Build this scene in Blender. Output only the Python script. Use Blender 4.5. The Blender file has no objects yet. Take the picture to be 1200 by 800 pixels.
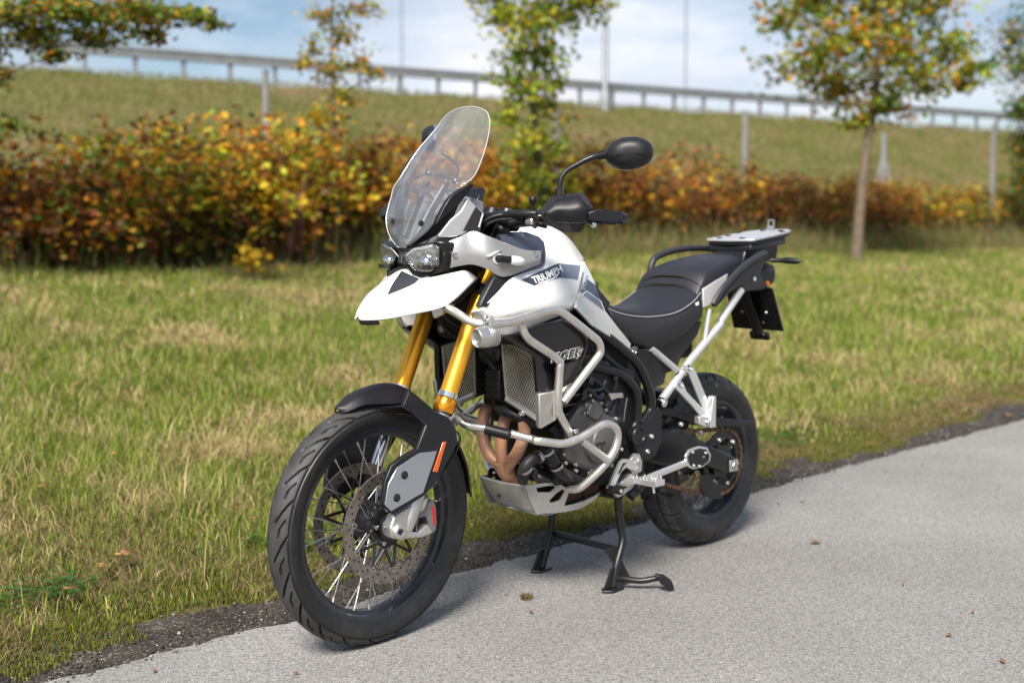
import bpy, bmesh, math, random
import numpy as np
from mathutils import Vector, Matrix
from mathutils.bvhtree import BVHTree
R = math.radians
scene = bpy.context.scene
COL = scene.collection
rng = np.random.default_rng(7)
random.seed(7)

# ------------------------------------------------------------------ camera
CAM = np.array([3.6221, 2.6307, 1.1706]); YAW, PITCH, FPX = -2.3554, -0.093, 1400.0
cd = bpy.data.cameras.new('camera'); cam = bpy.data.objects.new('camera', cd); COL.objects.link(cam)
cd.sensor_width = 36.0; cd.lens = FPX * 36.0 / 1200.0; cd.clip_start = 0.05; cd.clip_end = 2000
FWD = np.array([math.cos(YAW)*math.cos(PITCH), math.sin(YAW)*math.cos(PITCH), math.sin(PITCH)])
RGT = np.array([math.sin(YAW), -math.cos(YAW), 0.0]); UPV = np.cross(RGT, FWD)
cam.matrix_world = Matrix(((RGT[0], UPV[0], -FWD[0], CAM[0]), (RGT[1], UPV[1], -FWD[1], CAM[1]), (RGT[2], UPV[2], -FWD[2], CAM[2]), (0, 0, 0, 1)))
cd.dof.use_dof = True; cd.dof.focus_distance = 3.42; cd.dof.aperture_fstop = 2.0
scene.camera = cam

# ------------------------------------------------------------------ world, sun, exposure
SUN_EL, SUN_AZ = R(46), math.atan2(0.50, 0.86)          # direction towards the sun: behind the viewer's left shoulder
sdir = Vector((math.cos(SUN_AZ)*math.cos(SUN_EL), math.sin(SUN_AZ)*math.cos(SUN_EL), math.sin(SUN_EL)))
w = bpy.data.worlds.new('World'); scene.world = w; w.use_nodes = True
nt = w.node_tree; nt.nodes.clear()
out = nt.nodes.new('ShaderNodeOutputWorld'); bg = nt.nodes.new('ShaderNodeBackground'); bg.inputs[1].default_value = 0.056
sky = nt.nodes.new('ShaderNodeTexSky'); sky.sky_type = 'NISHITA'; sky.sun_disc = False
sky.sun_elevation = SUN_EL; sky.sun_rotation = math.atan2(sdir.x, sdir.y); sky.air_density = 1.0; sky.dust_density = 0.6
tc = nt.nodes.new('ShaderNodeTexCoord'); mp = nt.nodes.new('ShaderNodeMapping'); mp.inputs['Scale'].default_value = (1.6, 1.6, 5.5)
mp.inputs['Location'].default_value = (0.35, 0.1, 0.12)
ns = nt.nodes.new('ShaderNodeTexNoise'); ns.inputs['Scale'].default_value = 1.7; ns.inputs['Detail'].default_value = 7; ns.inputs['Roughness'].default_value = 0.55
cr = nt.nodes.new('ShaderNodeValToRGB'); cr.color_ramp.elements[0].position = 0.43; cr.color_ramp.elements[1].position = 0.66
ns2 = nt.nodes.new('ShaderNodeTexNoise'); ns2.inputs['Scale'].default_value = 3.1; ns2.inputs['Detail'].default_value = 4
cc = nt.nodes.new('ShaderNodeValToRGB'); cc.color_ramp.elements[0].position = 0.3; cc.color_ramp.elements[1].position = 0.7
cc.color_ramp.elements[0].color = (6.6, 6.9, 8.2, 1); cc.color_ramp.elements[1].color = (9.9, 9.9, 10.6, 1)
mx = nt.nodes.new('ShaderNodeMix'); mx.data_type = 'RGBA'
L = nt.links.new
L(tc.outputs['Generated'], mp.inputs['Vector']); L(mp.outputs[0], ns.inputs['Vector']); L(mp.outputs[0], ns2.inputs['Vector'])
L(ns.outputs['Fac'], cr.inputs[0]); L(ns2.outputs['Fac'], cc.inputs[0]); L(cr.outputs[0], mx.inputs[0])
L(sky.outputs[0], mx.inputs[6]); L(cc.outputs[0], mx.inputs[7]); L(mx.outputs[2], bg.inputs[0]); L(bg.outputs[0], out.inputs[0])
sd = bpy.data.lights.new('sun', 'SUN'); sun = bpy.data.objects.new('sun', sd); COL.objects.link(sun)
sd.energy = 4.0; sd.angle = R(20); sd.color = (1.0, 0.94, 0.85)
sun.rotation_euler = (-sdir).to_track_quat('-Z', 'Y').to_euler(); sun.location = (10, 0, 20)
vs = scene.view_settings; scene.display_settings.display_device = 'sRGB'
vs.view_transform = 'Standard'; vs.look = 'None'; vs.gamma = 1; vs.exposure = 1.0; vs.use_curve_mapping = False
scene.cycles.use_denoising = True
scene.cycles.max_bounces = 8; scene.cycles.transparent_max_bounces = 12

# ------------------------------------------------------------------ photograph pixel -> point (a direction; the distance comes from a plane the thing lies in)
def ray(px, py): return FWD + (px-600)/FPX*RGT + (400-py)/FPX*UPV
def PY(px, py, y):
    v = ray(px, py); return Vector(CAM + (y-CAM[1])/v[1]*v)
def PXp(px, py, x):
    v = ray(px, py); return Vector(CAM + (x-CAM[0])/v[0]*v)
def PT(px, py, t): return Vector(CAM + t*ray(px, py))
CROP = dict(A=(400,100,5),B=(400,230,5),C=(560,130,5),D=(560,280,5),E=(700,240,5),F=(460,370,5),G=(540,460,5),H=(680,380,5),I=(300,430,4.4444),J=(300,580,4.4444),K=(660,480,5),L=(600,560,5))
def pix(k, u, v): o = CROP[k]; return o[0]+u/o[2], o[1]+v/o[2]
def Q(k, u, v, y): return PY(*pix(k, u, v), y)
def QS(k, *pts): return [Q(k, *p) for p in pts]
def QX(k, u, v, x): return PXp(*pix(k, u, v), x)

# ------------------------------------------------------------------ materials
MATS = {}
def new_mat(name):
    m = bpy.data.materials.new(name); m.use_nodes = True; MATS[name] = m
    return m, m.node_tree, m.node_tree.nodes['Principled BSDF']
def mat(name, col, rough=0.5, metal=0.0, var=0.0, vscale=30.0, bump=0.0, bscale=200.0, rvar=0.0, coat=0.0, col2=None, spec=0.5, dirt=None, dscale=8.0, damount=0.5):
    m, t, b = new_mat(name); n = t.nodes; l = t.links.new
    b.inputs['Base Color'].default_value = (*col, 1); b.inputs['Roughness'].default_value = rough; b.inputs['Metallic'].default_value = metal
    b.inputs['Coat Weight'].default_value = coat; b.inputs['Coat Roughness'].default_value = 0.05; b.inputs['Specular IOR Level'].default_value = spec
    co = n.new('ShaderNodeTexCoord')
    c_out = None
    if var or col2:
        x = n.new('ShaderNodeTexNoise'); x.inputs['Scale'].default_value = vscale; x.inputs['Detail'].default_value = 5; l(co.outputs['Object'], x.inputs['Vector'])
        mxx = n.new('ShaderNodeMix'); mxx.data_type = 'RGBA'
        c2 = col2 if col2 else tuple(max(0, c*(1+var)) for c in col); c1 = col if col2 else tuple(c*(1-var) for c in col)
        mxx.inputs[6].default_value = (*c1, 1); mxx.inputs[7].default_value = (*c2, 1)
        rp = n.new('ShaderNodeMapRange'); rp.inputs[1].default_value = 0.35; rp.inputs[2].default_value = 0.65
        l(x.outputs['Fac'], rp.inputs[0]); l(rp.outputs[0], mxx.inputs[0]); c_out = mxx.outputs[2]
    if dirt:
        x = n.new('ShaderNodeTexNoise'); x.inputs['Scale'].default_value = dscale; x.inputs['Detail'].default_value = 8; x.inputs['Roughness'].default_value = 0.7; l(co.outputs['Object'], x.inputs['Vector'])
        rp = n.new('ShaderNodeMapRange'); rp.inputs[1].default_value = 0.48; rp.inputs[2].default_value = 0.75; rp.inputs[4].default_value = damount; l(x.outputs['Fac'], rp.inputs[0])
        mxx = n.new('ShaderNodeMix'); mxx.data_type = 'RGBA'; mxx.inputs[7].default_value = (*dirt, 1); l(rp.outputs[0], mxx.inputs[0])
        if c_out: l(c_out, mxx.inputs[6])
        else: mxx.inputs[6].default_value = (*col, 1)
        c_out = mxx.outputs[2]
    if c_out: l(c_out, b.inputs['Base Color'])
    if rvar:
        x = n.new('ShaderNodeTexNoise'); x.inputs['Scale'].default_value = vscale*0.7; x.inputs['Detail'].default_value = 6; l(co.outputs['Object'], x.inputs['Vector'])
        rp = n.new('ShaderNodeMapRange'); rp.inputs[3].default_value = max(0.02, rough-rvar); rp.inputs[4].default_value = min(1, rough+rvar); l(x.outputs['Fac'], rp.inputs[0]); l(rp.outputs[0], b.inputs['Roughness'])
    if bump:
        x = n.new('ShaderNodeTexNoise'); x.inputs['Scale'].default_value = bscale; x.inputs['Detail'].default_value = 3; l(co.outputs['Object'], x.inputs['Vector'])
        bp = n.new('ShaderNodeBump'); bp.inputs['Strength'].default_value = bump; bp.inputs['Distance'].default_value = 0.002; l(x.outputs['Fac'], bp.inputs['Height']); l(bp.outputs[0], b.inputs['Normal'])
    return m
mat('rubber', (0.009,0.009,0.0098), 0.5, var=0.25, vscale=18, rvar=0.1, bump=0.15, bscale=300, dirt=(0.05,0.048,0.045), dscale=7, damount=0.5)
mat('rubber_worn', (0.036,0.036,0.037), 0.62, var=0.3, vscale=20, rvar=0.1, bump=0.1, bscale=300)
mat('rim_black', (0.012,0.013,0.018), 0.32, 0.0, rvar=0.08, coat=0.2, dirt=(0.06,0.06,0.065), dscale=20, damount=0.25)
mat('black_plastic', (0.009,0.009,0.0115), 0.44, rvar=0.08, vscale=25, bump=0.12, bscale=900, dirt=(0.03,0.029,0.027), dscale=12, damount=0.15, spec=0.4)
mat('black_satin', (0.008,0.008,0.0095), 0.36, rvar=0.1, vscale=25, dirt=(0.035,0.033,0.03), dscale=14, damount=0.25, spec=0.45)
mat('black_gloss', (0.008,0.008,0.010), 0.16, rvar=0.06, coat=0.4)
mat('dark_grey_plastic', (0.022,0.023,0.03), 0.5, bump=0.1, bscale=800, rvar=0.08)
mat('mid_grey_plastic', (0.20,0.20,0.21), 0.45, rvar=0.1)
mat('void_black', (0.006,0.006,0.006), 0.8)
mat('white_paint', (0.84,0.84,0.83), 0.22, coat=0.6, var=0.01, vscale=4, rvar=0.04)
mat('offwhite_paint', (0.66,0.645,0.61), 0.3, coat=0.3, var=0.02)
mat('silver_paint', (0.34,0.34,0.345), 0.38, 0.5, rvar=0.06, coat=0.2, bump=0.04, bscale=1500)
mat('light_grey_paint', (0.50,0.50,0.50), 0.4, 0.2, rvar=0.05)
mat('gold', (1.0,0.49,0.045), 0.32, 0.82, rvar=0.05, vscale=40)
mat('gold_ring', (1.0,0.40,0.03), 0.2, 0.92)
mat('chrome', (0.75,0.75,0.75), 0.1, 1.0)
mat('bar_steel', (0.72,0.69,0.65), 0.38, 0.9, var=0.08, vscale=22, rvar=0.1, dirt=(0.40,0.34,0.28), dscale=16, damount=0.35)
mat('cast_alu', (0.62,0.61,0.59), 0.36, 0.9, var=0.08, rvar=0.1, bump=0.08, bscale=500)
mat('bright_alu', (0.78,0.78,0.78), 0.3, 0.85, rvar=0.08)
mat('subframe_alu', (0.60,0.61,0.62), 0.4, 0.55, rvar=0.08, var=0.04)
mat('plate_alu', (0.55,0.60,0.67), 0.26, 0.95, rvar=0.08, vscale=12)
mat('rack_alu', (0.44,0.45,0.48), 0.42, 0.4, rvar=0.06)
mat('skid_alu', (0.55,0.54,0.52), 0.40, 0.8, var=0.12, vscale=18, rvar=0.12, dirt=(0.22,0.20,0.17), dscale=18, damount=0.6)
mat('steel', (0.48,0.47,0.46), 0.3, 1.0, rvar=0.1)
mat('disc_steel', (0.27,0.235,0.21), 0.42, 0.85, var=0.18, vscale=60, rvar=0.12)
mat('header_rust', (0.66,0.32,0.19), 0.5, 0.25, col2=(0.40,0.24,0.16), vscale=22, rvar=0.12, bump=0.15, bscale=150, dirt=(0.55,0.40,0.28), dscale=14, damount=0.5)
mat('rust_dark', (0.075,0.035,0.03), 0.7, 0.3, var=0.3, vscale=40)
mat('chain_rust', (0.11,0.06,0.035), 0.6, 0.5, var=0.35, vscale=80)
mat('engine_grey', (0.125,0.125,0.122), 0.5, 0.45, var=0.15, vscale=14, rvar=0.12, bump=0.1, bscale=400, dirt=(0.14,0.125,0.11), dscale=11, damount=0.5)
mat('engine_black', (0.013,0.013,0.0135), 0.55, 0.2, rvar=0.12, var=0.2, bump=0.1, bscale=300, dirt=(0.07,0.062,0.055), dscale=13, damount=0.5)
mat('seat_vinyl', (0.013,0.013,0.018), 0.46, rvar=0.05, bump=0.25, bscale=1100)
mat('seat_side', (0.012,0.012,0.014), 0.6, rvar=0.05, bump=0.2, bscale=1100)
mat('stitch', (0.32,0.32,0.33), 0.7)
mat('rad_core', (0.02,0.019,0.017), 0.7, 0.3)
mat('rad_frame', (0.40,0.385,0.32), 0.45, 0.7, var=0.12, rvar=0.1, dirt=(0.20,0.19,0.13), damount=0.5)
mat('guard_mesh', (0.58,0.56,0.52), 0.42, 0.6, var=0.15, vscale=30)
mat('orange_reflector', (0.55,0.10,0.012), 0.2, coat=0.5)
mat('red_paint', (0.45,0.02,0.02), 0.4)
mat('caliper_grey', (0.22,0.22,0.225), 0.42, 0.6, rvar=0.1)
mat('decal_navy', (0.035,0.043,0.07), 0.3, coat=0.4)
mat('decal_grey', (0.135,0.155,0.205), 0.3, coat=0.4)
mat('decal_white', (0.8,0.8,0.8), 0.3)
mat('red_lens', (0.35,0.015,0.01), 0.15, coat=0.5)
mat('amber_lens', (0.45,0.13,0.02), 0.15, coat=0.5)
mat('reflector_chrome', (0.5,0.51,0.53), 0.10, 1.0, bump=0.3, bscale=60)
mat('led_white', (0.75,0.77,0.8), 0.25, 0.2, bump=0.6, bscale=220)
def clear_mat(name, tint, haze, hazecol=(0.8,0.82,0.9), ior=1.5):
    m, t, b = new_mat(name); n = t.nodes; l = t.links.new
    tr = n.new('ShaderNodeBsdfTransparent'); tr.inputs[0].default_value = (*tint, 1)
    gl = n.new('ShaderNodeBsdfGlossy'); gl.inputs['Roughness'].default_value = 0.03
    df = n.new('ShaderNodeBsdfDiffuse'); df.inputs[0].default_value = (*hazecol, 1)
    lw = n.new('ShaderNodeLayerWeight'); lw.inputs[0].default_value = 0.5; pw = n.new('ShaderNodeMath'); pw.operation = 'POWER'; pw.inputs[1].default_value = 4.0; l(lw.outputs['Facing'], pw.inputs[0])
    fr = n.new('ShaderNodeMath'); fr.operation = 'MULTIPLY_ADD'; fr.inputs[1].default_value = 0.9; fr.inputs[2].default_value = 0.05; l(pw.outputs[0], fr.inputs[0])
    co = n.new('ShaderNodeTexCoord'); x = n.new('ShaderNodeTexNoise'); x.inputs['Scale'].default_value = 7; x.inputs['Detail'].default_value = 6; l(co.outputs['Object'], x.inputs['Vector'])
    mr = n.new('ShaderNodeMapRange'); mr.inputs[3].default_value = haze*0.4; mr.inputs[4].default_value = haze*1.6; l(x.outputs['Fac'], mr.inputs[0])
    m1 = n.new('ShaderNodeMixShader'); l(mr.outputs[0], m1.inputs[0]); l(tr.outputs[0], m1.inputs[1]); l(df.outputs[0], m1.inputs[2])
    m2 = n.new('ShaderNodeMixShader'); l(fr.outputs[0], m2.inputs[0]); l(m1.outputs[0], m2.inputs[1]); l(gl.outputs[0], m2.inputs[2])
    l(m2.outputs[0], n['Material Output'].inputs['Surface']); n.remove(b)
    return m
clear_mat('screen_clear', (0.95,0.95,0.96), 0.085, (0.50,0.51,0.55))
clear_mat('lens_clear', (0.95,0.96,0.97), 0.02)
def attr_mat(name, rough=0.6, transl=0.3):
    m, t, b = new_mat(name); n = t.nodes; l = t.links.new
    a = n.new('ShaderNodeAttribute'); a.attribute_name = 'Col'
    b.inputs['Roughness'].default_value = rough; b.inputs['Specular IOR Level'].default_value = 0.25; l(a.outputs['Color'], b.inputs['Base Color'])
    ts = n.new('ShaderNodeBsdfTranslucent'); l(a.outputs['Color'], ts.inputs[0])
    ms = n.new('ShaderNodeMixShader'); ms.inputs[0].default_value = transl; l(b.outputs[0], ms.inputs[1]); l(ts.outputs[0], ms.inputs[2])
    l(ms.outputs[0], n['Material Output'].inputs['Surface'])
    return m
attr_mat('leaf', 0.5, 0.42); attr_mat('grass_blade', 0.6, 0.25)
mat('bark', (0.075,0.062,0.05), 0.85, var=0.3, vscale=12, bump=0.5, bscale=40)
mat('bark_pale', (0.125,0.095,0.062), 0.85, var=0.25, vscale=12, bump=0.5, bscale=40)
mat('stem_brown', (0.05,0.028,0.02), 0.8, var=0.4, vscale=9)
mat('galvanised', (0.27,0.28,0.29), 0.5, 0.5, var=0.1, vscale=3, rvar=0.1)
mat('concrete', (0.21,0.21,0.21), 0.85, var=0.1, vscale=5)
mat('stone_grey', (0.20,0.19,0.175), 0.85, var=0.4, vscale=40)
mat('dry_leaf', (0.16,0.075,0.03), 0.7, col2=(0.30,0.16,0.05), vscale=25, bump=0.3, bscale=80)
mat('yellow_leaf', (0.45,0.25,0.04), 0.6, var=0.25, vscale=25)
mat('dry_tuft', (0.16,0.115,0.06), 0.8, var=0.3, vscale=30)

# ------------------------------------------------------------------ mesh helpers
def finish(o, parent, smooth, sharp):
    if parent: o.parent = parent
    if smooth:
        o.data.polygons.foreach_set('use_smooth', [True]*len(o.data.polygons))
        o.data.set_sharp_from_angle(angle=R(sharp))
    return o
def mk(name, V, F, m, parent=None, smooth=True, sharp=38, solid=0, bevel=0, sub=0, mirror=False, offset=-1, mats=None, fmat=None, fix=False):
    def one(VV, FF):
        me = bpy.data.meshes.new(name); me.from_pydata([tuple(v) for v in VV], [], FF); me.validate(); me.update()
        if fix:
            bm = bmesh.new(); bm.from_mesh(me); bmesh.ops.recalc_face_normals(bm, faces=bm.faces); bm.to_mesh(me); bm.free()
        for mm in (mats or [m]): me.materials.append(MATS[mm])
        if fmat is not None: me.polygons.foreach_set('material_index', fmat)
        o = bpy.data.objects.new(name, me); COL.objects.link(o)
        if solid: md = o.modifiers.new('solid', 'SOLIDIFY'); md.thickness = solid; md.offset = offset
        if bevel: md = o.modifiers.new('bevel', 'BEVEL'); md.width = bevel; md.segments = 2; md.limit_method = 'ANGLE'; md.angle_limit = R(35)
        if sub: md = o.modifiers.new('sub', 'SUBSURF'); md.levels = sub; md.render_levels = sub
        return finish(o, parent, smooth, sharp)
    a = one(V, F)
    if mirror:
        one([(v[0], -v[1], v[2]) for v in V], [tuple(reversed(f)) for f in F])
    return a
def thing(name, label, cat, loc=(0,0,0), group=None):
    o = bpy.data.objects.new(name, None); COL.objects.link(o); o.location = loc; o.empty_display_size = 0.1
    return tag(o, label, cat, group)
def tag(o, label=None, cat=None, group=None, kind=None):
    for k, v in (('label', label), ('category', cat), ('group', group), ('kind', kind)):
        if v: o[k] = v
    return o
def catmull(p, n, closed=False):
    p = [Vector(x) for x in p]; out_ = []; N = len(p)
    for i in range(N if closed else N-1):
        if closed: a, b, c, d = p[(i-1) % N], p[i], p[(i+1) % N], p[(i+2) % N]
        else: b, c = p[i], p[i+1]; a = p[i-1] if i else b*2-c; d = p[i+2] if i+2 < N else c*2-b
        for k in range(n):
            t = k/n; out_.append(0.5*((2*b)+(c-a)*t+(2*a-5*b+4*c-d)*t*t+(3*b-a-3*c+d)*t**3))
    if not closed: out_.append(p[-1])
    return out_
def fillet(p, r, n=5):
    p = [Vector(x) for x in p]; o = [p[0]]
    for i in range(1, len(p)-1):
        a, b, c = p[i-1], p[i], p[i+1]
        k = min(r, (a-b).length*0.49, (c-b).length*0.49); s = b+(a-b).normalized()*k; e = b+(c-b).normalized()*k
        for j in range(n+1):
            t = j/n; o.append(s*(1-t)**2+b*2*t*(1-t)+e*t*t)
    o.append(p[-1]); return o
def sweep(path, r, n=10, caps=True, flat=None):
    path = [Vector(x) for x in path]; V = []; F = []; N = len(path)
    rr = r if isinstance(r, (list, tuple)) else [r]*N
    if len(rr) != N: rr = [np.interp(i/(N-1), np.linspace(0, 1, len(rr)), rr) for i in range(N)]
    T = [(path[min(i+1, N-1)]-path[max(i-1, 0)]).normalized() for i in range(N)]
    u = Vector((0, 0, 1)) if abs(T[0].z) < 0.9 else Vector((1, 0, 0)); u = (u-T[0]*u.dot(T[0])).normalized()
    for i in range(N):
        u = (u-T[i]*u.dot(T[i])).normalized(); v = T[i].cross(u)
        fx, fy = flat if flat else (1, 1)
        for k in range(n):
            a = 2*math.pi*k/n; V.append(path[i]+(u*math.cos(a)*fx+v*math.sin(a)*fy)*rr[i])
    for i in range(N-1):
        for k in range(n):
            F.append((i*n+k, i*n+(k+1) % n, (i+1)*n+(k+1) % n, (i+1)*n+k))
    if caps: F.append(tuple(range(n-1, -1, -1))); F.append(tuple((N-1)*n+k for k in range(n)))
    return V, F
def tube(name, pts, r, m, parent, fr=None, cm=0, n=10, mirror=False, flat=None, S=None):
    p = fillet(pts, fr) if fr else (catmull(pts, cm) if cm else pts)
    V, F = sweep(p, r, n, flat=flat)
    if S: V = [S(v) for v in V]
    return mk(name, V, F, m, parent, mirror=mirror)
def join(parts):
    V, F = [], []
    for v, f in parts:
        o = len(V); V += list(v); F += [tuple(i+o for i in x) for x in f]
    return V, F
def lathe(prof, c, axis=(0,1,0), n=32, closed=False):
    ax = Vector(axis).normalized(); u = Vector((1,0,0)) if abs(ax.x) < 0.9 else Vector((0,0,1)); u = (u-ax*u.dot(ax)).normalized(); v = ax.cross(u); c = Vector(c)
    V = []; F = []; M = len(prof)
    for i in range(n):
        a = 2*math.pi*i/n; dvec = u*math.cos(a)+v*math.sin(a)
        for rr, h in prof: V.append(c+dvec*rr+ax*h)
    for i in range(n):
        j = (i+1) % n
        for k in range(M if closed else M-1):
            k2 = (k+1) % M; F.append((i*M+k, i*M+k2, j*M+k2, j*M+k))
    if not closed:
        if prof[0][0] > 1e-6: F.append(tuple(i*M for i in range(n)))
        if prof[-1][0] > 1e-6: F.append(tuple(i*M+M-1 for i in reversed(range(n))))
    return V, F
def box(c, s, rot=None):
    c = Vector(c); V = []
    for x in (-1, 1):
        for y in (-1, 1):
            for z in (-1, 1):
                v = Vector((x*s[0]/2, y*s[1]/2, z*s[2]/2)); V.append(c+(rot @ v if rot else v))
    return V, [(0,1,3,2),(4,6,7,5),(0,4,5,1),(2,3,7,6),(0,2,6,4),(1,5,7,3)]
def ext(outline, dvec):
    """closed slab: outline polygon and its copy moved by dvec (per-point list or one vector)"""
    o = [Vector(p) for p in outline]; n = len(o)
    b = [o[i]+(Vector(dvec[i]) if isinstance(dvec, list) else Vector(dvec)) for i in range(n)]
    F = [tuple(range(n)), tuple(range(2*n-1, n-1, -1))]+[(i, n+i, n+(i+1) % n, (i+1) % n) for i in range(n)]
    return o+b, F
def plate(name, outline, th, m, parent, bevel=0.002, mirror=False, dvec=None, sharp=30):
    V, F = ext(outline, Vector(dvec)*th if dvec else (0, -th, 0))
    return mk(name, V, F, m, parent, bevel=bevel, mirror=mirror, fix=True, sharp=sharp)
def loft(rows, nu=6, nv=6):
    g = [catmull(r, nu) for r in rows]; cols = [catmull([g[i][j] for i in range(len(g))], nv) for j in range(len(g[0]))]
    W = len(cols); H = len(cols[0]); V = [cols[j][i] for i in range(H) for j in range(W)]
    return V, [(i*W+j, i*W+j+1, (i+1)*W+j+1, (i+1)*W+j) for i in range(H-1) for j in range(W-1)]
def shell(name, rows, m, parent, th=0.003, nu=6, nv=6, mirror=False, sub=0, offset=-1, sharp=60, flip=False, bevel=0):
    V, F = loft(rows, nu, nv)
    if flip: F = [tuple(reversed(f)) for f in F]
    return mk(name, V, F, m, parent, solid=th, mirror=mirror, offset=offset, sharp=sharp, bevel=bevel)
def bolt(c, axis, r=0.006, h=0.006, m='steel', parent=None, name='bolt', mirror=False):
    V, F = lathe([(0, h*0.6), (r*0.55, h*0.6), (r*0.6, h), (r*0.85, h), (r, h*0.75), (r, -0.003)], c, axis, 12)
    return mk(name, V, F, m, parent, mirror=mirror)
def bvh_of(o):
    me = o.data; return BVHTree.FromPolygons([v.co.copy() for v in me.vertices], [tuple(p.vertices) for p in me.polygons])
def cast(bvh, px, py, off=0.0012):
    dv = Vector(ray(px, py)).normalized(); h = bvh.ray_cast(Vector(CAM), dv)
    if h[0] is None:
        h2 = bvh.find_nearest(Vector(CAM)+dv*3.3); return h2[0]-dv*off
    return h[0]-dv*off
def decal(name, polys, bvh, m, parent, off=0.0012):
    """flat print: 2-D polygons (photo pixels) laid on the painted surface"""
    V, F = [], []
    for poly in polys:
        o = len(V); V += [cast(bvh, x, y, off) for x, y in poly]; F.append(tuple(range(o, o+len(poly))))
    return mk(name, V, F, m, parent, smooth=False)
def grid_decal(name, quad, bvh, m, parent, n=8, off=0.0012):
    a, b, c, d = [Vector((*q, 0)) for q in quad]; V, F = [], []
    for i in range(n+1):
        for j in range(n+1):
            s, t = j/n, i/n; p = (a*(1-s)+b*s)*(1-t)+(d*(1-s)+c*s)*t; V.append(cast(bvh, p.x, p.y, off))
    F = [(i*(n+1)+j, i*(n+1)+j+1, (i+1)*(n+1)+j+1, (i+1)*(n+1)+j) for i in range(n) for j in range(n)]
    return mk(name, V, F, m, parent)
def text_tris(s, offset=0.0, shear=0.0, spacing=1.0):
    cu = bpy.data.curves.new('t', 'FONT'); cu.body = s; cu.offset = offset; cu.shear = shear; cu.space_character = spacing; cu.resolution_u = 3
    o = bpy.data.objects.new('t', cu); COL.objects.link(o); dg = bpy.context.evaluated_depsgraph_get(); me = o.evaluated_get(dg).to_mesh()
    V = [(v.co.x, v.co.y) for v in me.vertices]; F = [tuple(p.vertices) for p in me.polygons]
    o.evaluated_get(dg).to_mesh_clear(); bpy.data.objects.remove(o); bpy.data.curves.remove(cu)
    return V, F
def big_mesh(name, V, tri_n, m, col=None, parent=None, smooth=False):
    """V (N,3) vertex array, tri_n (M,3) triangle array"""
    me = bpy.data.meshes.new(name); me.vertices.add(len(V)); me.vertices.foreach_set('co', V.astype(np.float32).ravel())
    M = len(tri_n); me.loops.add(M*3); me.loops.foreach_set('vertex_index', tri_n.astype(np.int32).ravel())
    me.polygons.add(M); me.polygons.foreach_set('loop_start', np.arange(0, M*3, 3, dtype=np.int32)); me.polygons.foreach_set('loop_total', np.full(M, 3, dtype=np.int32))
    me.update(calc_edges=True)
    if smooth: me.polygons.foreach_set('use_smooth', [True]*M)
    if col is not None:
        a = me.color_attributes.new('Col', 'FLOAT_COLOR', 'POINT'); c4 = np.ones((len(V), 4), np.float32); c4[:, :3] = col; a.data.foreach_set('color', c4.ravel())
    me.materials.append(MATS[m]); o = bpy.data.objects.new(name, me); COL.objects.link(o)
    if parent: o.parent = parent
    return o
def vnoise(x, y, s, seed=0):
    """smooth value noise in numpy"""
    r2 = np.random.default_rng(seed); tab = r2.random((64, 64)); x = x/s; y = y/s
    xi = np.floor(x).astype(int); yi = np.floor(y).astype(int); fx = x-xi; fy = y-yi; fx = fx*fx*(3-2*fx); fy = fy*fy*(3-2*fy)
    g = lambda i, j: tab[i % 64, j % 64]
    return (g(xi, yi)*(1-fx)+g(xi+1, yi)*fx)*(1-fy)+(g(xi, yi+1)*(1-fx)+g(xi+1, yi+1)*fx)*fy
# ------------------------------------------------------------------ terrain
YF = -11.5
def crest_y(x): return -29.9-(x+11.7)*0.262
def hgt(x, y, bumps=True):
    x = np.asarray(x, float); y = np.asarray(y, float)
    ve = 0.088*np.maximum(0, -0.56-y); ve = np.minimum(ve, 0.088*10.84)
    yc = crest_y(x); yc = np.minimum(yc, YF-6)
    s = np.clip((YF-y)/(YF-yc), 0, 1)
    z = ve+(5.6-0.954)*s*(0.75+0.25*s)
    if bumps:
        k = np.clip((-0.52-y)/0.5, 0, 1)
        z = z+k*(0.05*(vnoise(x, y, 0.9, 1)-0.5)+0.035*(vnoise(x, y, 0.31, 2)-0.5))*np.clip(1.5-s*3, 0.25, 1)
    return np.where(y > -0.46, -0.03, z-0.012+0.0*x)
def gmat():
    m, t, b = new_mat('turf_ground'); n = t.nodes; l = t.links.new
    co = n.new('ShaderNodeTexCoord'); b.inputs['Roughness'].default_value = 0.95; b.inputs['Specular IOR Level'].default_value = 0.1
    def noise(s, d=6, r_=0.6):
        x = n.new('ShaderNodeTexNoise'); x.inputs['Scale'].default_value = s; x.inputs['Detail'].default_value = d; x.inputs['Roughness'].default_value = r_; l(co.outputs['Object'], x.inputs['Vector']); return x
    def ramp(src, stops):
        c = n.new('ShaderNodeValToRGB'); e = c.color_ramp.elements
        while len(e) < len(stops): e.new(0.5)
        for i, (p, col) in enumerate(stops): e[i].position = p; e[i].color = (*col, 1)
        l(src, c.inputs[0]); return c
    a = ramp(noise(0.55).outputs['Fac'], [(0.32, (0.065,0.08,0.018)), (0.48, (0.12,0.115,0.035)), (0.62, (0.16,0.125,0.055)), (0.75, (0.10,0.07,0.035))])
    f = ramp(noise(9, 8, 0.75).outputs['Fac'], [(0.3, (0.35,0.35,0.35)), (0.7, (1.25,1.25,1.25))])
    mu = n.new('ShaderNodeMix'); mu.data_type = 'RGBA'; mu.blend_type = 'MULTIPLY'; mu.inputs[0].default_value = 1; l(a.outputs[0], mu.inputs[6]); l(f.outputs[0], mu.inputs[7])
    l(mu.outputs[2], b.inputs['Base Color'])
    bp = n.new('ShaderNodeBump'); bp.inputs['Strength'].default_value = 0.8; bp.inputs['Distance'].default_value = 0.05; l(noise(18, 6, 0.7).outputs['Fac'], bp.inputs['Height']); l(bp.outputs[0], b.inputs['Normal'])
gmat()
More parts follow.
